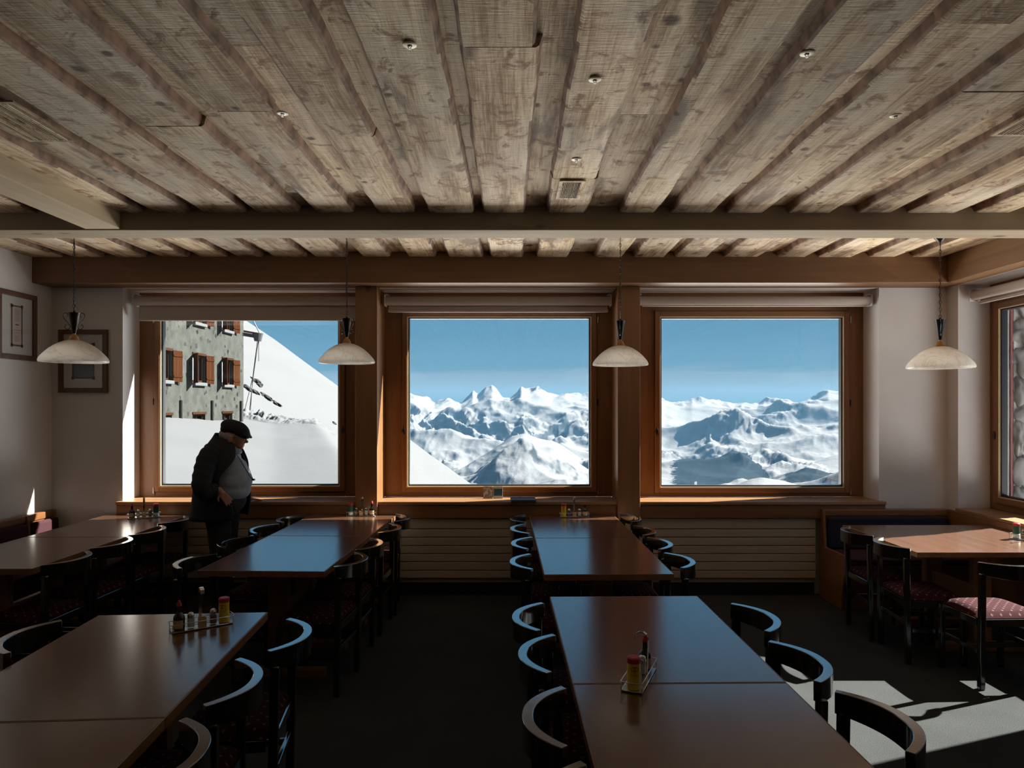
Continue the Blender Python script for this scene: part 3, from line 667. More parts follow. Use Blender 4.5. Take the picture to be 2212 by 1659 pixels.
# main range
D = np.concatenate([np.linspace(2300, 8000, 330), np.linspace(8060, 9500, 30)])
PX, X, Y = fan(480, 2500, 900, D)
sk = np.interp(PX, [p for p, _ in sky2], [q for _, q in sky2])
ridge = 7600.
zr = zpx(sk, ridge); t = (Y-2300)/(ridge-2300)
ker = np.hanning(121); ker /= ker.sum(); row = np.convolve(np.pad(sk[0], 60, 'edge'), ker, 'valid')[None, :]
sk = row + (sk-row)*np.clip(t, 0, 1)**5                     # peaks and notches only near the crest
base_py = np.interp(PX, [480, 880, 1000, 1100, 1280, 1430, 1640, 1700, 1820, 2500], [1080, 1085, 1090, 1090, 1090, 1095, 1090, 1085, 1085, 1085])
scr = base_py + (sk-base_py)*np.clip(t, 0, 1)**.70       # image row reached at that depth
Z = zpx(scr, Y)
wx = X + 700*(fbm(X/1500, Y/1500, 4, 21)-.5); wy = Y + 700*(fbm(X/1500+9, Y/1500, 4, 22)-.5)
env = np.clip(np.sin(np.clip(t, 0, 1)*math.pi), 0, 1)
al = alpine((wx*.92+wy*.38)/2100, (wy*.92-wx*.38)/2900, 9, 36, H=1.12)
Z = Z + env**.9*(al-.95)*255*np.clip(.45+t, 0, 1)*np.clip((1-t)/.3, 0, 1)**.6 + env*(fbm(wx/240, wy/380, 6, 42, .5)-.5)*26 + env*sstep(.52, .66, fbm(X/900, Y/1100, 4, 46))*(alpine(wx/420, wy/520, 7, 47)-.95)*95
Z = Z + np.exp(-((t-1)/.10)**2)*(alpine(X/520, Y/900, 7, 51)-1.0)*46
Z = np.where(t > 1, zr - (Y-ridge)*.5 + (Z-zpx(scr, Y)), Z)
me = grid_mesh('mountain_range', X, Y, Z)
cen = 1+0*PX
up = np.interp(PX, [1300, 1420, 1450, 1500, 1560, 1610, 1668, 1700], [1120, 1030, 1004, 988, 990, 1004, 1034, 1100])
fo = np.clip((scr-up)/9+.35, 0, 1)*np.clip((1058-scr)/10, 0, 1)*np.clip((PX-1425)/60, 0, 1)
add_attr(me, fo)
MT['mountain'] = mountain_mat('snowy_mountain', MSNOW, MROCK, MFOR)
tag(put('mountain_range', me, MT['mountain']), 'snowy alpine range with pointed peaks filling the far view', kind='structure')
def hill(name, label, crest, Dn, Dr, Df, px0, px1, seed, amp, forest=None, n=360, bot=1120, pw=.7):
    D = np.concatenate([np.linspace(Dn, Dr, 130), np.linspace(Dr+20, Df, 50)]); PX, X, Y = fan(px0, px1, n, D)
    ck = np.interp(PX, [p for p, _ in crest], [q for _, q in crest]); ck = (ck + np.roll(ck, 3, 1) + np.roll(ck, -3, 1))/3
    t = (Y-Dn)/(Dr-Dn); zr = zpx(ck, Dr); scr = bot+(ck-bot)*np.clip(t, 0, 1)**pw
    Z = zpx(scr, Y); Z = np.where(t > 1, zr-(Y-Dr)*.45, Z)
    e = np.clip(np.sin(np.clip(t, 0, 1)*math.pi), 0, 1)*.9+.1
    Z = Z + e*((alpine(X/1100+seed, Y/1500, 8, seed, H=1.2)-.92)*amp*.9 + (fbm(X/150, Y/190, 5, seed+5)-.5)*amp*.15)
    me = grid_mesh(name, X, Y, Z)
    add_attr(me, forest(PX, scr) if forest else 0*PX)
    return tag(put(name, me, MT['mountain']), label, kind='structure')
hill('snow_hill', 'rounded snowy foothill low in the middle window', [(700,1100),(880,1065),(960,1030),(1010,1010),(1060,975),(1105,942),(1135,934),(1160,945),(1200,952),(1250,985),(1290,1010),(1360,1050),(1500,1110)], 1900, 3600, 4600, 700, 1500, 61, 170)
hill('wooded_hill', 'wind-swept hill with trees at lower right of the right window', [(1500,1110),(1640,1062),(1690,1030),(1740,1005),(1790,985),(1830,975),(1900,962),(2100,955),(2400,960)], 1700, 3300, 4200, 1500, 2400, 71, 150,
     lambda PX, s: np.exp(-((PX-1765)/75)**4)*np.exp(-((s-1040)/22)**4))
hill('snow_knoll', 'small bare snow knoll at the bottom of the right window', [(1400,1120),(1520,1070),(1580,1049),(1620,1033),(1645,1029),(1690,1036),(1740,1050),(1800,1075),(1950,1120)], 500, 900, 1150, 1380, 1960, 81, 26, bot=1160)
# thin blue mountain haze between the house and the range
hz = NT('mountain_haze'); hz.n.remove(hz.b); vsn = hz.node('ShaderNodeVolumeScatter'); vsn.inputs['Color'].default_value = (.27,.61,1,1); vsn.inputs['Density'].default_value = 2.5e-5; vsn.inputs['Anisotropy'].default_value = 0.
hz.link(vsn.outputs[0], hz.o.inputs['Volume'])
tag(MB().box(-7000, 9500, 420, 11000, -1600, 255).build('mountain_haze', hz.m), 'thin bluish haze lying over the distant mountains', 'haze', kind='stuff')
# rough stone wall outside the side window
MT['mortar'] = plain('lime_mortar', (.40,.39,.37), .95, .3, 12, bump=.6); MT['fieldstone'] = plain('field_stone', (.19,.185,.18), .9, .45, 7, bump=.6)
sw = empty('stone_wall', (4.9, 6.04, -1), 0, 'rough field stone wall outside the side window at the right edge', 'stone wall')
MB().box(-.46, .47, .0, .9, -4, 5).build('mortar_bed', MT['mortar'], sw)
z = -.3; r = 0
while z < 4.2:
    hgt = .16+random.random()*.10; x = -.46-(.12 if r % 2 else 0)
    while x < .45:
        wd = .16+random.random()*.16
        me = rock_mesh('stone', (wd*.56, .05, hgt*.58), r*7+int(x*50)+90)
        a0, a1 = max(x, -.46), min(x+wd, .47)
        if a1-a0 > .07: put('stone', me, MT['fieldstone'], sw, smooth=True, loc=((a0+a1)/2, -.005, z+hgt/2)).scale = ((a1-a0)/wd, 1, 1)
        x += wd+.025
    z += hgt+.03; r += 1
MB().box(4.335, 4.352, 5.985, 6.0, .9, 2.7).build('drip_rail', MT['white_metal']); tag(bpy.data.objects['drip_rail'], 'thin white vertical rail outside the side window', 'rail')
MT['redpaint'] = plain('red_trim_paint', (.32,.05,.06), .5)
MB().box(4.380, 4.389, 5.99, 6.0, .9, 2.7).build('red_trim_strip', MT['redpaint']); tag(bpy.data.objects['red_trim_strip'], 'thin red vertical strip outside the side window', 'strip')
# ---------------------------------------------------------------- tables
TZ = .75
def table_unit(c, w, l, ang, label, cols=.25):
    root = empty('dining_table', (c[0], c[1], 0), ang, label, 'table', 'reddish brown dining tables')
    g = .0025; hw, hl = w/2, l/2-g
    MB().box(-hw+.004, hw-.004, -hl+.004, hl-.004, TZ-.036, TZ).build('tabletop', MT['table'], root, .002)
    MB().box(-hw, -hw+.004, -hl, hl, TZ-.036, TZ-.001).box(hw-.004, hw, -hl, hl, TZ-.036, TZ-.001).box(-hw+.004, hw-.004, -hl, -hl+.004, TZ-.036, TZ-.001).box(-hw+.004, hw-.004, hl-.004, hl, TZ-.036, TZ-.001).build('edge_band', MT['edge'], root)
    for s in (-1, 1):
        MB().box(-.065, .065, s*cols-.03, s*cols+.03, .06, TZ-.075).build('column', MT['edge'], root, .006)
        MB().box(-.30, .30, s*cols-.035, s*cols+.035, 0, .058).build('foot', MT['edge'], root, .008)
        MB().box(-.27, .27, s*cols-.03, s*cols+.03, TZ-.074, TZ-.037).build('top_bearer', MT['edge'], root, .004)
    MB().box(-.02, .02, -cols+.031, cols-.031, .32, .44).build('stretcher', MT['edge'], root, .004)
    return root
def table_row(n, f, w, seam, labels):
    n, f = Vector((*n, 0)), Vector((*f, 0)); u = (f-n).normalized(); ang = math.atan2(-u.x, u.y); L_ = (f-n).length
    cuts = [0]+[ (s-n.y)/u.y for s in seam ]+[L_]
    for (a, b), lb in zip(zip(cuts, cuts[1:]), labels):
        c = n+u*((a+b)/2); table_unit(c, w, b-a, ang, lb, min(.25, (b-a)/2-.15))
table_row((-3.30, 4.155), (-3.30, 6.205), .76, [5.15], ['dining table on the left by the mauve bench, near half', 'dining table on the left by the mauve bench, half touching the window'])
table_row((-1.51, 4.10), (-1.432, 6.205), .775, [5.20], ['dining table left of the middle aisle with blue window reflection, near half', 'dining table left of the middle aisle with sunlit far end'])
table_row((.573, 4.02), (.540, 6.14), .768, [5.12], ['dining table right of the middle aisle with blue reflection, near half', 'dining table under the middle window with a sunlit far corner'])
table_row((.622, 1.37), (.583, 3.567), .772, [2.45], ['nearest dining table at lower right, cut off by the picture edge', 'dining table at lower right, half beyond the seam'])
table_row((-1.43, 1.05), (-1.57, 3.27), .787, [2.155], ['nearest dining table at lower left, cut off by the picture edge', 'dining table at lower left carrying a condiment caddy'])
table_unit((3.338, 5.149), 1.186, 1.05, 0, 'sunlit dining table at the right by the side window', .28)
# ---------------------------------------------------------------- chairs
def make_chair():
    root = empty('dining_chair')
    n = 28; top, bot, ins, outs = [], [], [], []
    m = MB(); vs_ = []
    for i in range(n+1):
        u = -1+2*i/n; x, y = .205*u, -.115*(1-abs(u)**2.3)
        sl_ = .115*2.3*math.copysign(abs(u)**1.3, u)/.205; q = math.hypot(1, sl_); nx, ny = sl_/q, -1/q
        c = 1-u*u; t = .0135+.0035*c; zb = .710-.018*c
        vs_ += [(x-nx*t, y-ny*t, zb), (x+nx*t, y+ny*t, zb), (x+nx*t*1.05, y+ny*t*1.05, .782), (x-nx*t*1.05, y-ny*t*1.05, .782)]
    fs = [(4*i+a, 4*i+(a+1) % 4, 4*i+4+(a+1) % 4, 4*i+4+a) for i in range(n) for a in range(4)]+[(3,2,1,0), (4*n,4*n+1,4*n+2,4*n+3)]
    m.add(vs_, fs).build('backrest', MT['chair'], root, .0025, smooth=R(50))
    for s in (-1, 1):
        MB().bar((s*.194, -.010, 0), (s*.194, -.022, .716), .034, .036, (0,1,0)).build('leg', MT['chair'], root, .006)
        MB().bar((s*.200, .345, 0), (s*.200, .340, .43), .034, .034, (0,1,0)).build('leg', MT['chair'], root, .006)
        MB().box(s*.200-.011, s*.200+.011, .01, .325, .385, .432).build('seat_rail', MT['chair'], root, .003)
        MB().box(s*.199-.009, s*.199+.009, .01, .33, .215, .245).build('stretcher', MT['chair'], root, .003)
    MB().box(-.18, .18, .33, .355, .385, .432).build('seat_rail', MT['chair'], root, .003)
    MB().box(-.175, .175, -.024, -.002, .385, .432).build('seat_rail', MT['chair'], root, .003)
    MB().box(-.175, .175, -.022, -.004, .26, .29).build('stretcher', MT['chair'], root, .003)
    k_ = 14; m = MB(); vs_ = []; fs = []
    for j in range(k_+1):
        for i in range(k_+1):
            u, v = 2*i/k_-1, 2*j/k_-1; e = (1-abs(u)**5)*(1-abs(v)**5)
            vs_.append((u*(.205-.004*v), .170+v*.185, .436+.042*e**.45))
    for j in range(k_):
        for i in range(k_): a = j*(k_+1)+i; fs.append((a, a+1, a+k_+2, a+k_+1))
    rim = [i for i in range(k_+1)]+[(j*(k_+1)+k_) for j in range(1, k_+1)]+[(k_*(k_+1)+i) for i in range(k_-1, -1, -1)]+[j*(k_+1) for j in range(k_-1, 0, -1)]
    fs.append(tuple(reversed(rim)))
    m.add(vs_, fs).build('seat_cushion', MT['seat'], root, smooth=R(60))
    return root
proto = make_chair(); first = [True]
def chair(x, y, rz, label):
    global proto
    o = proto if first[0] else copy_tree(proto)
    first[0] = False
    o.location = (x, y, 0); o.rotation_euler = (0, 0, rz)
    return tag(o, label, 'chair', 'dark wooden chairs with curved backs')
def chairs(side, rows, rz_extra=0.):
    for r in rows:
        px, y0, y1, lb = r[:4]; ex = r[4] if len(r) > 4 else 0
        D = .5*((CAMZ-.782)*F/(y0-HY)+(CAMZ-.782)*F/(y1-HY)); x = (px-VX)/F*D if px > 50 or px == 0 else px
        rz = (-R(90) if side == 'E' else R(90)) + rz_extra + R(ex)
        off = .135 if side == 'E' else -.135
        chair(x+off, D, rz, lb)
FAR = 'row left of the table under the middle window'
chairs('E', [(1100,1111,1127,'chair farthest from the viewer left of the table under the middle window'), (1101,1132,1151,'second chair from the window left of the table under the middle window', 3), (1103,1160,1185,'third chair from the window left of the table under the middle window', -6), (1100,1196,1229,'nearest chair left of the table under the middle window')])
chairs('W', [(1386,1109.5,1126,'chair farthest from the viewer right of the table under the middle window', 4), (1417,1136,1154,'second chair from the window right of the table under the middle window'), (1452.5,1161,1185,'third chair from the window right of the table under the middle window'), (1500,1194,1226,'nearest chair right of the table under the middle window', 2)])
chairs('E', [(1105,1302,1361,'farthest chair left of the lower right table', -5), (1118,1370.5,1452,'second chair left of the lower right table', -6), (1126,1486,1610,'third chair left of the lower right table', -4), (1146,1650,1860,'nearest chair left of the lower right table, cut off at the bottom', -4)])
chairs('W', [(1679,1303.4,1363,'farthest chair right of the lower right table', 3), (1785.5,1385,1471,'middle chair right of the lower right table beside the sunlit carpet', 2), (1972,1494,1622.5,'nearest chair right of the lower right table in front of the sunlit carpet', 2)])
chairs('W', [(887,1109,1127,'chair by the radiator cover with sunlit backrest end', 8), (867,1132,1148,'second chair from the window right of the aisle-side left table'), (827,1162,1186.5,'third chair from the window right of the aisle-side left table'), (793,1192,1224,'nearest chair right of the aisle-side left table', -3)], -R(2))
chairs('E', [(383.5,1195,1228,'nearest chair left of the aisle-side left table', -4), (476,1157.5,1180,'second chair left of the aisle-side left table', -5), (541.7,1132,1151,'third chair left of the aisle-side left table, bright blue top edge', -3), (600,1110,1129,'farthest chair left of the aisle-side left table with sunlit backrest end', -4)], -R(2))
chairs('W', [(-2.70,1188.6,1221.5,'nearest chair along the left wall table'), (-2.70,1159.5,1183.5,'second chair along the left wall table'), (-2.70,1134,1156,'third chair along the left wall table'), (-2.74,1114,1130,'farthest chair along the left wall table behind the standing man')], -R(3))
chairs('W', [(671.5,1336.5,1405,'farthest chair right of the lower left table', 4), (563,1423.5,1521.6,'middle chair right of the lower left table', 4), (444.6,1569,1690,'nearest chair right of the lower left table, cut off at the bottom', 4)], R(4))
chairs('E', [(-2.13,1340,1410,'chair left of the lower left table at the left picture edge', 4)], R(4))
chairs('E', [(2.545,1136,1157,'chair left of the sunlit table, closer to the corner bench', -3), (2.56,1158.5,1186,'chair left of the sunlit table, closer to the viewer', -4)])
chair(3.075, 4.212, R(2), 'chair with sunlit red patterned seat in front of the sunlit table')
# ---------------------------------------------------------------- benches
def bench(name, label, loc, rz, L_, seatm, backm, ends=(1, 1)):
    root = empty(name, loc, rz, label, 'bench')          # back at y=0, seat towards -y, x along the bench
    h = L_/2
    MB().box(-h, h, -.06, -.004, .74, .80).build('back_rail', MT['bench'], root, .008)
    MB().box(-h+.02, h-.02, -.05, -.004, .10, .74).build('back_panel', MT['bench'], root)
    MB().box(-h+.03, h-.03, -.105, -.051, .45, .735).build('back_cushion', MT[backm], root, .02, seg=3)
    MB().box(-h+.02, h-.02, -.52, -.052, .375, .40).build('seat_board', MT['bench'], root, .004)
    MB().box(-h+.03, h-.03, -.53, -.106, .401, .452).build('seat_cushion', MT[seatm], root, .018, seg=3)
    for s, e in zip((-1, 1), ends):
        if e: MB().prism([(-.004,0),(-.004,.80),(-.07,.80),(-.11,.47),(-.55,.47),(-.55,.41),(-.47,.30),(-.42,.10),(-.42,0)], s*h-.012, s*h+.012, 'x').build('end_panel', MT['bench'], root, .004)
    MB().box(-h+.02, h-.02, -.40, -.38, 0, .374).build('kick_board', MT['bench'], root)
    return root
bench('upholstered_bench', 'navy backed wooden bench along the front wall in the right corner', (3.39, 6.245, 0), 0, 1.14, 'pink', 'navy', (1, 0))
bench('upholstered_bench', 'mauve upholstered wooden bench along the left wall', (XL+.02, 4.6, 0), R(90), 2.45, 'pink', 'pink', (1, 1))
bench('upholstered_bench', 'short dark bench piece in the left corner below the framed print', (XL+.02, 6.03, 0), R(90), .36, 'pink', 'pink', (0, 0))
# ---------------------------------------------------------------- pendant lamps
def make_lamp():
    root = empty('pendant_lamp'); r = .2325
    prof = []
    for i in range(15):
        h_ = (i/14)**1.5; prof.append((r*float(np.interp(h_, [0,.015,.06,.14,.25,.38,.5,.63,.75,.87,.95,1], [.13,.20,.30,.42,.545,.66,.748,.83,.90,.962,.99,1])), .018+.152*(1-h_)))
    outer = prof+[(r+.001,.010),(r-.003,.002)]
    inner = [(max(a-.006, .024), b-.005) for a, b in reversed(prof)]
    sh = MB().lathe(outer+[(r-.012,.004)]+inner, 56, closed=True).build('lamp_shade', MT['shade'], root, smooth=R(60))
    MB().lathe([(.0,.162),(.034,.164),(.034,.176),(.026,.198),(.012,.214),(0,.215)], 24).build('shade_cap', MT['amber'], root, smooth=R(40))
    MB().lathe([(.007,.206),(.010,.212),(.010,.220),(.007,.222)], 16, closed=True).build('collar', MT['brass'], root, smooth=R(40))
    cone = MB().lathe([(0,.218),(.013,.22),(.038,.372),(.040,.378),(.034,.378),(.030,.368),(0,.366)], 24).build('metal_cone', MT['iron'], root, smooth=R(40))
    for s in (-1, 1):
        pts = []
        for i in range(19):                               # upper scroll, S-curve, lower scroll
            a = R(60+i*20); rr = .022*(1-.0*i)
            if i < 12: pts.append((s*(.056+rr*math.cos(R(200-i*24))), 0, .350+rr*math.sin(R(200-i*24))))
        pts = [(s*.045,0,.344),(s*.052,0,.336),(s*.046,0,.352),(s*.044,0,.364),(s*.056,0,.376),(s*.070,0,.372),(s*.078,0,.354),(s*.072,0,.332),(s*.052,0,.310),(s*.034,0,.286),(s*.028,0,.270),(s*.034,0,.256),(s*.048,0,.252),(s*.062,0,.260),(s*.066,0,.274),(s*.058,0,.286),(s*.048,0,.284)]
        sm = []
        for i in range(len(pts)-1):
            p0, p1, p2, p3 = [Vector(pts[max(0, min(len(pts)-1, j))]) for j in (i-1, i, i+1, i+2)]
            for q in range(3):
                t = q/3; sm.append(.5*((2*p1)+(p2-p0)*t+(2*p0-5*p1+4*p2-p3)*t*t+(3*p1-p0-3*p2+p3)*t**3))
        MB().tube(sm[3:], .0028, 6).build('scroll', MT['iron'], cone, smooth=True)
    MB().lathe([(.008,.366),(.008,.392),(.0,.394)], 12).build('swivel', MT['iron'], root, smooth=R(40))
    MB().lathe([(0,.08),(.030,.085),(.034,.13),(.02,.162),(0,.162)], 16).build('bulb_holder', MT['white_metal'], root, smooth=R(40))
    return root
lp = make_lamp(); fl = [True]; lp_parts = list(lp.children)
def lamp(px, py, D, rz, label, dia=.465):
    p = P(px, py, D)
    if fl[0]: o = lp
    else:
        o = lp.copy(); COL.objects.link(o)
        for ch in lp_parts: copy_tree(ch, o)
    fl[0] = False
    o.location = p; o.rotation_euler = (0, 0, rz); tag(o, label, 'lamp', 'milk glass pendant lamps')
    o.scale = (dia/.465,)*3; top = (CZ-p.z)/o.scale.x; z = .40; m = MB(); i = 0
    while z < top-.09:                                   # oval chain links, alternately turned
        m.tube([((.0075*math.cos(a) if i % 2 else 0), (0 if i % 2 else .0075*math.cos(a)), z+.017*math.sin(a)) for a in [R(q*36) for q in range(10)]], .0022, 5, closed=True); z += .028; i += 1
    m.tube([(0,0,z-.02),(0,0,top-.03)], .003, 6).build('chain', MT['iron'], o, smooth=True)
    m = MB().tube([(.004,.002,.40),(-.004,.003,.40+(top-.4)*.3),(.005,-.002,.40+(top-.4)*.6),(0,0,top-.03)], .0022, 5).build('cord', MT['black'], o, smooth=True)
    MB().lathe([(0,top-.042),(.012,top-.042),(.034,top-.018),(.048,top-.002),(.048,top),(0,top)], 20).build('ceiling_canopy', MT['iron'], o, smooth=R(40))
lamp(160, 783, 5.04, R(5), 'milk glass pendant lamp hanging in front of the framed print', .451)
lamp(749, 785, 5.08, R(-28), 'milk glass pendant lamp in front of the left window and post', .41)
lamp(1340, 790, 5.08, R(78), 'milk glass pendant lamp in front of the post right of the middle window', .41)
lamp(2031, 796, 5.28, R(62), 'milk glass pendant lamp in front of the white wall near the right corner')
# ---------------------------------------------------------------- framed pictures
def picture(label, loc, rz, w, h, pw, ph, pm, lines):
    root = empty('framed_picture', loc, rz, label, 'picture')     # front towards -y, origin at bottom centre
    MB().frame(-w/2, w/2, 0, h, .042, -.03, -.001).build('frame', MT['picframe'], root, .004)
    MB().box(-w/2+.04, w/2-.04, -.012, -.004, .04, h-.04).build('mount', MT['mat'], root)
    pr = MB().box(-pw/2, pw/2, -.0135, -.0125, h/2-ph/2, h/2+ph/2).build('print', MT[pm], root)
    bd = MB().frame(-pw/2-.006, pw/2+.006, h/2-ph/2-.006, h/2+ph/2+.006, .014, -.0148, -.0138)
    for sx in (-1, 1):
        for sz in (-1, 1): bd.box(sx*pw/2-.012, sx*pw/2+.012, -.0148, -.0138, h/2+sz*ph/2-.014, h/2+sz*ph/2+.014)
    bd.build('border', MT['ink'], pr)
    m = MB()
    for z, a, b, t in lines: m.box(a*pw/2, b*pw/2, -.0146, -.0138, h/2+z*ph/2, h/2+z*ph/2+t)
    if lines: m.build('lettering', MT['ink'], pr)
    MB().box(-w/2+.04, w/2-.04, -.018, -.0165, .04, h-.04).build('pane', MT['fglass'], root)
    return root
lines = [(.84-.055*i, -.5+.06*((i*7) % 3), .55-.05*((i*5) % 4), .0022) for i in range(12)]+[(.02,-.34,.40,.012),(-.08,-.06,.10,.003)]+[(-.22,-.6,.6,.003),(-.36,-.45,.45,.002)]+[(-.5-.05*i, -.55, .5-.1*(i % 2), .002) for i in range(7)]
yb = CAMZ+(HY-781)/F*6.04; picture('brown framed certificate with bordered text sheet on the left wall', (XL+.001, 5.80, yb), R(90), .46, .575, .12, .335, 'paper', lines)
p = P(182, 848, YW); picture('brown framed grey-blue print on the front wall behind the pendant lamp', (p.x, YW-.001, p.z), 0, .446, .575, .19, .31, 'paper_blue', [])
# ---------------------------------------------------------------- condiment caddies
def bend_text(txt, size, rad, z, ang, mat, name, parent, squash=1.):
    cu = bpy.data.curves.new('lettering', 'FONT'); cu.body = txt; cu.size = size; cu.align_x = 'CENTER'; cu.align_y = 'CENTER'; cu.extrude = 0
    ob = bpy.data.objects.new('tmp', cu); COL.objects.link(ob); dg = bpy.context.evaluated_depsgraph_get(); dg.update()
    me = bpy.data.meshes.new_from_object(ob.evaluated_get(dg)); bpy.data.objects.remove(ob, do_unlink=True)
    for v in me.vertices:
        a = ang+v.co.x*squash/rad; v.co = Vector((rad*math.cos(a), rad*math.sin(a), z+v.co.y))
    return put(name, me, mat, parent)
def disc_on_can(rad, z, ang, w, h, mat, name, parent):
    m = MB(); n = 24; vs_ = [(rad*math.cos(ang), rad*math.sin(ang), z)]
    for k_ in range(n):
        t = 2*math.pi*k_/n; a = ang+w*math.cos(t)/rad; vs_.append((rad*math.cos(a), rad*math.sin(a), z+h*math.sin(t)))
    return m.add(vs_, [(0, 1+k_, 1+(k_+1) % n) for k_ in range(n)]).build(name, MT[mat], parent)
def tin(loc, kind, face, label, lean=0):
    root = empty('seasoning_tin', loc, 0, label, 'tin', 'seasoning tins in the condiment caddies'); r = .0225; root.rotation_euler = (0, lean, 0)
    can = MB().lathe([(0,0),(r-.002,0),(r,.002),(r,.094),(0,.094)], 28).build('can', MT['yellow' if kind == 'y' else 'green'], root, smooth=R(40))
    MB().lathe([(0,.092),(r+.0012,.092),(r+.0012,.108),(r-.003,.112),(0,.112)], 28).build('lid', MT['red'], root, smooth=R(40))
    if kind == 'y':
        disc_on_can(r+.0003, .074, face, .0145, .0085, 'redprint', 'logo_oval', can)
        bend_text('MAGGI', .0075, r+.0006, .074, face, MT['yellow'], 'lettering', can)
        bend_text('Fondor', .0125, r+.0006, .053, face, MT['redprint'], 'lettering', can, .9)
    else: MB().lathe([(r+.0003,.004),(r+.0003,.034)], 28).build('label_band', MT['cardwhite'], can, smooth=True)
    return root
def bottle(loc, face, label):
    root = empty('sauce_bottle', loc, 0, label, 'bottle', 'dark sauce bottles in the condiment caddies')
    gb = MB().lathe([(0,0),(.022,0),(.024,.003),(.024,.052),(.021,.064),(.011,.074),(.0095,.080),(.009,.108),(0,.108)], 24).build('glass_body', MT['brownglass'], root, smooth=R(35))
    MB().lathe([(0,.104),(.0105,.104),(.011,.114),(.008,.118),(.005,.128),(0,.129)], 16).build('cap', MT['red'], root, smooth=R(40))
    m = MB(); n = 12; rr = .0243
    m.add([(rr*math.cos(face-1.1+2.2*i/n), rr*math.sin(face-1.1+2.2*i/n), z) for z in (.010, .046) for i in range(n+1)], [(i, i+1, n+2+i, n+1+i) for i in range(n)])
    m.build('label', MT['toothpick'], gb); return root
def shaker(loc, rz, kind, label):
    root = empty('salt_shaker' if kind == 'salt' else 'pepper_shaker', loc, rz, label, 'shaker', 'glass shakers in the condiment caddies')
    MB().box(-.0125,.0125,-.0125,.0125,.004,.042).build('filling', MT[kind], root, .003)
    MB().prism([(-.015,-.015),(.015,-.015),(.015,.015),(-.015,.015)], 0, .047).build('glass_body', MT['shakerglass'], root, .003)
    MB().lathe([(0,.046),(.0145,.046),(.0148,.056),(.012,.064),(.006,.069),(0,.070)], 20).build('dome_cap', MT['chrome'], root, smooth=R(40)); return root
def picks(loc, rz, label):
    root = empty('toothpick_holder', loc, rz, label, 'holder', 'toothpick holders in the condiment caddies')
    MB().box(-.016,.016,-.012,.012,0,.003).box(-.016,-.0145,-.012,.012,.003,.04).box(.0145,.016,-.012,.012,.003,.04).box(-.0145,.0145,-.012,-.0105,.003,.04).box(-.0145,.0145,.0105,.012,.003,.04).build('holder', MT['toothpick'], root)
    return root
def caddy(loc, rz, where, order, kind):
    root = empty('condiment_caddy', loc, rz, 'chrome wire condiment caddy %s' % where, 'caddy', 'chrome wire caddies')
    h, d = .125, .036
    MB().box(-h, h, -d, d, .002, .0055).build('base_tray', MT['steel'], root, .001)
    ring = lambda z, e: [(-h-e,-d-e*.3,z),(-h-e*1.6,0,z),(-h-e,d+e*.3,z),(h+e,d+e*.3,z),(h+e*1.6,0,z),(h+e,-d-e*.3,z)]
    MB().tube(ring(.038, .006), .0018, 6, closed=True).tube(ring(.006, .001), .0018, 6, closed=True).build('wire_rail', MT['chrome'], root, smooth=True)
    for x in (-h, h):
        for y in (-d, d): MB().tube([(x, y, 0), (x, y, .038)], .0016, 6).build('wire_post', MT['chrome'], root, smooth=True)
    hp = [(0,.028,.006),(0,.030,.10),(0,.032,.150),(0,.026,.168),(0,.014,.176),(0,.0,.176),(0,-.012,.168),(0,-.016,.152)]
    m = MB()
    for a, b in zip(hp, hp[1:]): m.bar(a, b, .017-.004*(a[2] < .1), .0022, (0,1,.001) if abs(b[2]-a[2]) > abs(b[1]-a[1]) else (0,0,1))
    m.build('handle_strap', MT['chrome'], root)
    s = math.sin(rz); c = math.cos(rz); face = -R(90)
    def at(x, y=0): return (loc[0]+x*c-y*s, loc[1]+x*s+y*c, loc[2]+.006)
    pos = {'tin': .095, 'pep': .048, 'salt': -.045, 'bot': -.093}
    f = 1 if order == 'bt' else -1
    tin(at(f*pos['tin']), kind, face, ('yellow' if kind == 'y' else 'green')+' seasoning tin with red lid in the caddy '+where, 0)
    shaker(at(f*pos['pep']), rz, 'pepper', 'pepper shaker with domed metal cap in the caddy '+where)
    shaker(at(f*pos['salt']), rz, 'salt', 'salt shaker with domed metal cap in the caddy '+where)
    bottle(at(f*pos['bot']), face, 'dark sauce bottle with red cap in the caddy '+where)
    picks(at(0, -.012), rz, 'toothpick holder in the caddy '+where)
caddy((.463, 2.48, TZ), R(67)+math.pi, 'on the lower right table', 'bt', 'y')
caddy((-1.395, 3.07, TZ), R(36), 'on the lower left table', 'bt', 'y')
caddy((-1.352, 6.135, TZ), 0, 'under the wooden post', 'tb', 'g')
caddy((.555, 6.07, TZ), 0, 'under the middle window', 'tb', 'y')
caddy((-3.25, 6.03, TZ), R(28), 'on the left wall table', 'bt', 'g')
caddy((3.80, 5.0, TZ), R(-62), 'by the side window', 'tb', 'g')
# cards and a folder on the middle sill
for px, m_, lb in ((1054, 'cardphoto', 'small framed photo card on the middle window sill'), (1076, 'cardwhite', 'white card with blue picture on the middle window sill')):
    root = empty('photo_card', ((px-VX)/F*6.42, 6.42, SZ), R(-3), lb, 'card')
    MB().obox((0, 0, .058), (.085, .004, .112), (R(-8), 0, 0)).build('card', MT[m_], root)
    if m_ == 'cardwhite': MB().obox((0, -.003, .058), (.079, .002, .066), (R(-8), 0, 0)).build('picture_area', MT['cardblue'], root)
    else: MB().obox((.008, -.003, .042), (.055, .002, .05), (R(-8), 0, 0)).build('picture_area', MT['cardwhite'], root)
    MB().box(-.045, .045, -.03, .02, 0, .006).build('stand', MT['shakerglass'], root)
fo_ = empty('leather_folder', ((1130-VX)/F*6.24, 6.24, SZ), R(2), 'dark menu folder lying flat on the middle window sill', 'folder')
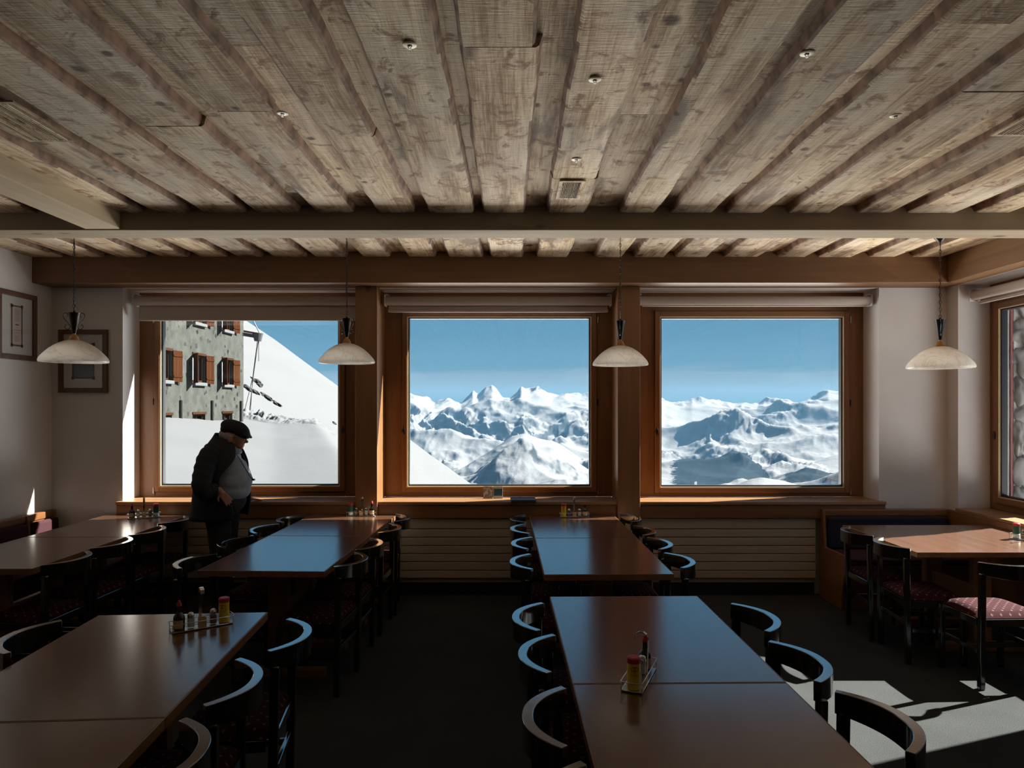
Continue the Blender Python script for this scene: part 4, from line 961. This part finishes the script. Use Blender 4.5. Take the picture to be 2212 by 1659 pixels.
MB().box(-.115, .115, -.09, .09, .0, .008).build('cover', MT['black'], fo_, .002); MB().box(-.11, .112, -.086, .086, .0085, .016).build('pages', MT['ink'], fo_); MB().box(-.115, .115, -.09, .09, .0165, .022).build('cover', MT['black'], fo_, .002)
# ---------------------------------------------------------------- the standing man
def prim_mesh(prims):
    bm = _bm.new()
    for p in prims:
        if p[0] == 'e':
            _, c, r, rot = p
            _bm.ops.create_icosphere(bm, subdivisions=3, radius=1, matrix=Matrix.Translation(c) @ Euler(rot).to_matrix().to_4x4() @ Matrix.Diagonal((*r, 1)))
        else:
            _, a, b, ra, rb_ = p; a, b = Vector(a), Vector(b); n = max(2, int((b-a).length/(min(ra, rb_)*.6))+1)
            for i in range(n+1):
                t = i/n; _bm.ops.create_icosphere(bm, subdivisions=2, radius=ra+(rb_-ra)*t, matrix=Matrix.Translation(a.lerp(b, t)))
    return bm
def blob(name, prims, voxel, mat, parent, smooth_it=6, disp=None):
    bm = prim_mesh(prims); me = bpy.data.meshes.new(name); bm.to_mesh(me); bm.free()
    o = bpy.data.objects.new('tmp', me); COL.objects.link(o)
    m = o.modifiers.new('r', 'REMESH'); m.mode = 'VOXEL'; m.voxel_size = voxel
    s = o.modifiers.new('s', 'SMOOTH'); s.iterations = smooth_it; s.factor = .5
    dg = bpy.context.evaluated_depsgraph_get(); dg.update(); me2 = bpy.data.meshes.new_from_object(o.evaluated_get(dg)); me2.name = name
    bpy.data.objects.remove(o, do_unlink=True); bpy.data.meshes.remove(me)
    return put(name, me2, mat, parent, smooth=True)
MT['skin'] = plain('skin', (.42,.21,.15), .5, .12, 60, bump=.1)
MT['hair'] = plain('grey_hair', (.34,.31,.28), .7, .35, 120, bump=.5)
MT['cap'] = plain('dark_wool', (.016,.018,.023), .95, .3, 150, bump=.4)
MT['jacket'] = plain('navy_jacket', (.010,.013,.019), .8, .25, 18, bump=.2)
MT['shirt'] = plain('pale_blue_shirt', (.30,.36,.44), .85, .1, 25, bump=.2)
MT['trousers'] = plain('black_trousers', (.015,.015,.018), .85, .2)
MT['shoe'] = plain('black_shoe', (.012,.012,.012), .4)
PY = 5.65; man = empty('person', (-2.38, PY, 0), 0, 'man in flat cap and navy jacket leaning at the left window', 'person')
def W(x, y, z): return Vector((x+2.38, y, z))            # world x, sideways (minus = towards the viewer), height
def smoothpath(pts, n=6):
    pts = [Vector(p) for p in pts]; r = []
    for i in range(len(pts)-1):
        p0, p1, p2, p3 = [pts[max(0, min(len(pts)-1, j))] for j in (i-1, i, i+1, i+2)]
        for q in range(n): t = q/n; r.append(.5*((2*p1)+(p2-p0)*t+(2*p0-5*p1+4*p2-p3)*t*t+(3*p1-p0-3*p2+p3)*t**3))
    return r+[pts[-1]]
C_ = lambda a, b, ra, rb_: ('c', a, b, ra, rb_)
E_ = lambda c, r, rot=(0,0,0): ('e', c, r, rot)
hd = R(24)                                               # the head bows forward
body = [
    E_(W(-2.305,0,1.515), (.098,.076,.100), (0,hd,0)), E_(W(-2.262,0,1.470), (.066,.062,.080), (0,hd,0)), E_(W(-2.252,0,1.418), (.040,.046,.036), (0,hd,0)), E_(W(-2.300,0,1.455), (.075,.066,.06)),
    C_(W(-2.228,0,1.480), W(-2.196,0,1.444), .010, .013), E_(W(-2.195,0,1.440), (.014,.016,.010)), E_(W(-2.229,0,1.492), (.016,.05,.012), (0,hd,0)),
    E_(W(-2.222,0,1.424), (.012,.024,.007)), E_(W(-2.228,0,1.412), (.013,.022,.008)), E_(W(-2.243,0,1.396), (.020,.022,.016)),
    E_(W(-2.302,-.078,1.470), (.018,.010,.032), (0,R(12),0)), E_(W(-2.302,.078,1.470), (.018,.010,.032), (0,R(12),0)),
    E_(W(-2.250,-.036,1.452), (.026,.022,.026)), E_(W(-2.250,.036,1.452), (.026,.022,.026)),
    C_(W(-2.330,0,1.44), W(-2.375,0,1.335), .060, .070), E_(W(-2.39,0,1.25), (.125,.185,.13)), E_(W(-2.355,0,1.10), (.165,.18,.16)), E_(W(-2.38,0,.97), (.15,.175,.14)),
    C_(W(-2.395,-.09,.92), W(-2.36,-.095,.50), .088, .062), C_(W(-2.36,-.095,.50), W(-2.385,-.10,.09), .06, .042), C_(W(-2.395,.09,.92), W(-2.41,.095,.50), .088, .062), C_(W(-2.41,.095,.50), W(-2.43,.10,.09), .06, .042),
    C_(W(-2.42,-.10,.05), W(-2.26,-.12,.03), .034, .03), C_(W(-2.46,.10,.05), W(-2.30,.12,.03), .034, .03)]
# arms: near arm with hand on the hip, far arm reaching to the sill
shR, elR, wrR = W(-2.425,-.185,1.345), W(-2.425,-.30,1.085), W(-2.318,-.245,1.072)
shL, elL, wrL = W(-2.40,.185,1.345), W(-2.435,.37,1.10), W(-2.385,.485,.925)
body += [C_(shR, elR, .052, .042), C_(elR, wrR, .040, .028), C_(shL, elL, .052, .042), C_(elL, wrL, .040, .028)]
def hand(wr, d, up, side, curl=.25, spread=.16, k=.86):
    """palm, four fingers of different length and a thumb from the palm's side"""
    d, up = Vector(d).normalized(), Vector(up).normalized(); a = d.cross(up).normalized()*side
    pc = wr+d*.048; o = [C_(wr, wr+d*.03, .024, .024)]
    for k_ in (-1.5, -.5, .5, 1.5): o.append(C_(wr+d*.02+a*k_*.011, wr+d*.085+a*k_*.0185, .0125, .0105))
    for k_, ln in zip((-1.5, -.5, .5, 1.5), (.062, .078, .084, .074)):
        b = wr+d*.085+a*k_*.0185; dd = (d+a*k_*spread*.5).normalized()
        p1 = b+dd*ln*.42-up*ln*curl*.10; p2 = p1+(dd-up*curl*.8).normalized()*ln*.32; p3 = p2+(dd-up*curl*1.6).normalized()*ln*.26
        o += [C_(b, p1, .0092, .0086), C_(p1, p2, .0086, .0078), C_(p2, p3, .0078, .0066)]
    b = wr+d*.03+a*.024; p1 = b+(d*.6+a*.8).normalized()*.034-up*.006; p2 = p1+(d*.85+a*.4).normalized()*.03-up*.006
    o += [C_(b, p1, .0125, .0105), C_(p1, p2, .0105, .008)]
    return [C_(wr+(q[1]-wr)*k, wr+(q[2]-wr)*k, q[3]*k*1.04, q[4]*k*1.04) for q in o]
body += hand(wrR, (.62,.10,-.78), (.45,-.85,.25), 1, .35)
body += hand(wrL+Vector((0,.03,-.022)), (.45,.62,-.16), (.05,.16,1), -1, .12, .3)
body_o = blob('body', body, .0052, MT['skin'], man, 3)
# eyes
for s in (-1, 1): MB().lathe([(0,-.011),(.008,-.008),(.011,0),(.008,.008),(0,.011)], 12, W(-2.222,s*.031,1.474)).build('eye', MT['cardwhite'], man, smooth=True)
# hair, cap, glasses
blob('hair', [E_(W(-2.352,0,1.497), (.070,.080,.066), (0,hd,0)), E_(W(-2.372,0,1.470), (.045,.066,.05)), E_(W(-2.325,-.066,1.488), (.034,.018,.034), (0,hd,0)), E_(W(-2.325,.066,1.488), (.034,.018,.034), (0,hd,0)), E_(W(-2.392,0,1.492), (.030,.05,.035))], .006, MT['hair'], man, 4)
blob('flat_cap', [E_(W(-2.300,0,1.556), (.112,.090,.066), (0,R(22),0)), E_(W(-2.262,0,1.545), (.100,.086,.062), (0,R(34),0)), E_(W(-2.235,0,1.523), (.078,.076,.048), (0,R(40),0)), E_(W(-2.345,0,1.545), (.062,.082,.055), (0,R(10),0)), E_(W(-2.205,0,1.507), (.055,.070,.012), (0,R(36),0)), E_(W(-2.185,0,1.493), (.040,.058,.007), (0,R(36),0))], .006, MT['cap'], man, 4)
gl = MB()
for s in (-1, 1):
    gl.tube([W(-2.200+.004*math.cos(a), s*.033+.021*math.cos(a)*1., 1.470+.016*math.sin(a)) for a in [R(30*q) for q in range(12)]], .0014, 6, closed=True)
    gl.tube([W(-2.204, s*.055, 1.476), W(-2.24, s*.072, 1.478), W(-2.305, s*.083, 1.483)], .0016, 6)
gl.tube([W(-2.200,-.012,1.474), W(-2.196,0,1.477), W(-2.200,.012,1.474)], .0014, 6)
gl.build('glasses', MT['black'], man, smooth=True)
# trousers, shirt, shoes
blob('trousers', [E_(W(-2.385,0,.96), (.175,.20,.13)), C_(W(-2.395,-.095,.90), W(-2.362,-.10,.50), .108, .086), C_(W(-2.362,-.10,.50), W(-2.385,-.10,.085), .084, .072), C_(W(-2.395,.095,.90), W(-2.41,.10,.50), .108, .086), C_(W(-2.41,.10,.50), W(-2.43,.10,.085), .084, .072)], .011, MT['trousers'], man, 6)
blob('shirt', [E_(W(-2.375,0,1.30), (.122,.165,.10)), E_(W(-2.335,0,1.20), (.145,.175,.13)), E_(W(-2.330,0,1.115), (.172,.185,.135)), E_(W(-2.335,0,1.045), (.165,.185,.105)), C_(W(-2.350,0,1.30), W(-2.300,0,1.385), .078, .055)], .008, MT['shirt'], man, 8)
for s, x in ((-1, -2.40), (1, -2.44)):
    blob('shoe', [C_(W(x-.03,s*.10,.045), W(x+.05,s*.11,.045), .044, .046), C_(W(x+.05,s*.11,.042), W(x+.17,s*.125,.032), .046, .034), C_(W(x-.03,s*.10,.03), W(x+.17,s*.125,.02), .03, .022)], .008, MT['shoe'], man, 3)
# jacket: open at the front, its rows follow the stooping back
rows_ = [  # z, x back, x front, half width, opening angle near side, far side
    (.815,-2.628,-2.215,.225,38,30), (.88,-2.622,-2.200,.228,40,32), (.96,-2.612,-2.185,.232,48,40), (1.03,-2.600,-2.170,.232,66,52), (1.10,-2.590,-2.165,.230,80,60), (1.17,-2.580,-2.180,.226,78,58), (1.23,-2.568,-2.195,.222,62,48), (1.29,-2.553,-2.222,.214,36,34), (1.335,-2.538,-2.240,.200,24,26), (1.375,-2.520,-2.252,.170,22,24), (1.41,-2.496,-2.258,.130,26,26), (1.44,-2.466,-2.268,.096,34,34), (1.475,-2.440,-2.290,.082,52,52)]
n = 48; vs_ = []; fs = []
for (z, xb, xf, hy, on, of) in rows_:
    cx, rx = (xb+xf)/2, (xf-xb)/2
    for i in range(n+1):
        a = R(of)+(2*math.pi-R(of)-R(on))*i/n
        c, s = math.cos(a), math.sin(a); f = 1+.012*math.sin(a*9+z*23)*(z < 1.2)
        tilt = (.0 if z < 1.36 else (z-1.36)*.55)*c      # collar rises at the back
        vs_.append(W(cx+rx*f*math.copysign(abs(c)**.86, c), hy*f*math.copysign(abs(s)**.86, s), z-tilt*.6))
for j in range(len(rows_)-1):
    for i in range(n): q = j*(n+1)+i; fs.append((q, q+1, q+n+2, q+n+1))
jk = MB().add(vs_, fs).build('jacket', MT['jacket'], man, smooth=True)
ss = jk.modifiers.new('sub', 'SUBSURF'); ss.levels = ss.render_levels = 1; sd = jk.modifiers.new('thick', 'SOLIDIFY'); sd.thickness = .010; sd.offset = 1
def sleeve(pts, rs):
    p = smoothpath(pts, 6); m_ = len(p); r = [np.interp(i/(m_-1), np.linspace(0, 1, len(rs)), rs)*(1+.045*math.sin(i*1.9)) for i in range(m_)]
    MB().tube(p, r, 16).build('sleeve', MT['jacket'], man, smooth=True)
sleeve([shR+Vector((.02,.06,.03)), shR+Vector((0,-.005,-.03)), (shR+elR)/2+Vector((-.01,-.012,0)), elR+Vector((-.004,-.01,.03)), elR+Vector((.02,-.005,-.02)), (elR+wrR)/2+Vector((0,0,-.005)), wrR+Vector((-.012,0,.002))], [.085, .088, .078, .072, .066, .056, .046])
sleeve([shL+Vector((.02,-.06,.03)), shL+Vector((0,.005,-.03)), (shL+elL)/2+Vector((-.01,.012,0)), elL+Vector((-.004,.01,.02)), (elL+wrL)/2, wrL+Vector((0,-.012,.016))], [.085, .088, .076, .068, .056, .045])
MB().tube([W(-2.262,-.062,1.355), W(-2.225,-.05,1.29), W(-2.188,-.034,1.215), W(-2.158,-.018,1.15), W(-2.142,0,1.132)], .0026, 6).tube([W(-2.262,.062,1.355), W(-2.225,.05,1.29), W(-2.188,.034,1.215), W(-2.158,.018,1.15), W(-2.142,0,1.132)], .0026, 6).box(W(-2.15,0,0).x, W(-2.128,0,0).x, -.012, .012, 1.122, 1.136).build('lanyard', MT['black'], man, smooth=R(40))
MB().lathe([(.062,0),(.069,.012),(.064,.030),(.056,.030)], 24, (0,0,0), closed=True).build('shirt_collar', MT['shirt'], man, smooth=True, loc=W(-2.308,0,1.368), rot=(0,R(28),0))
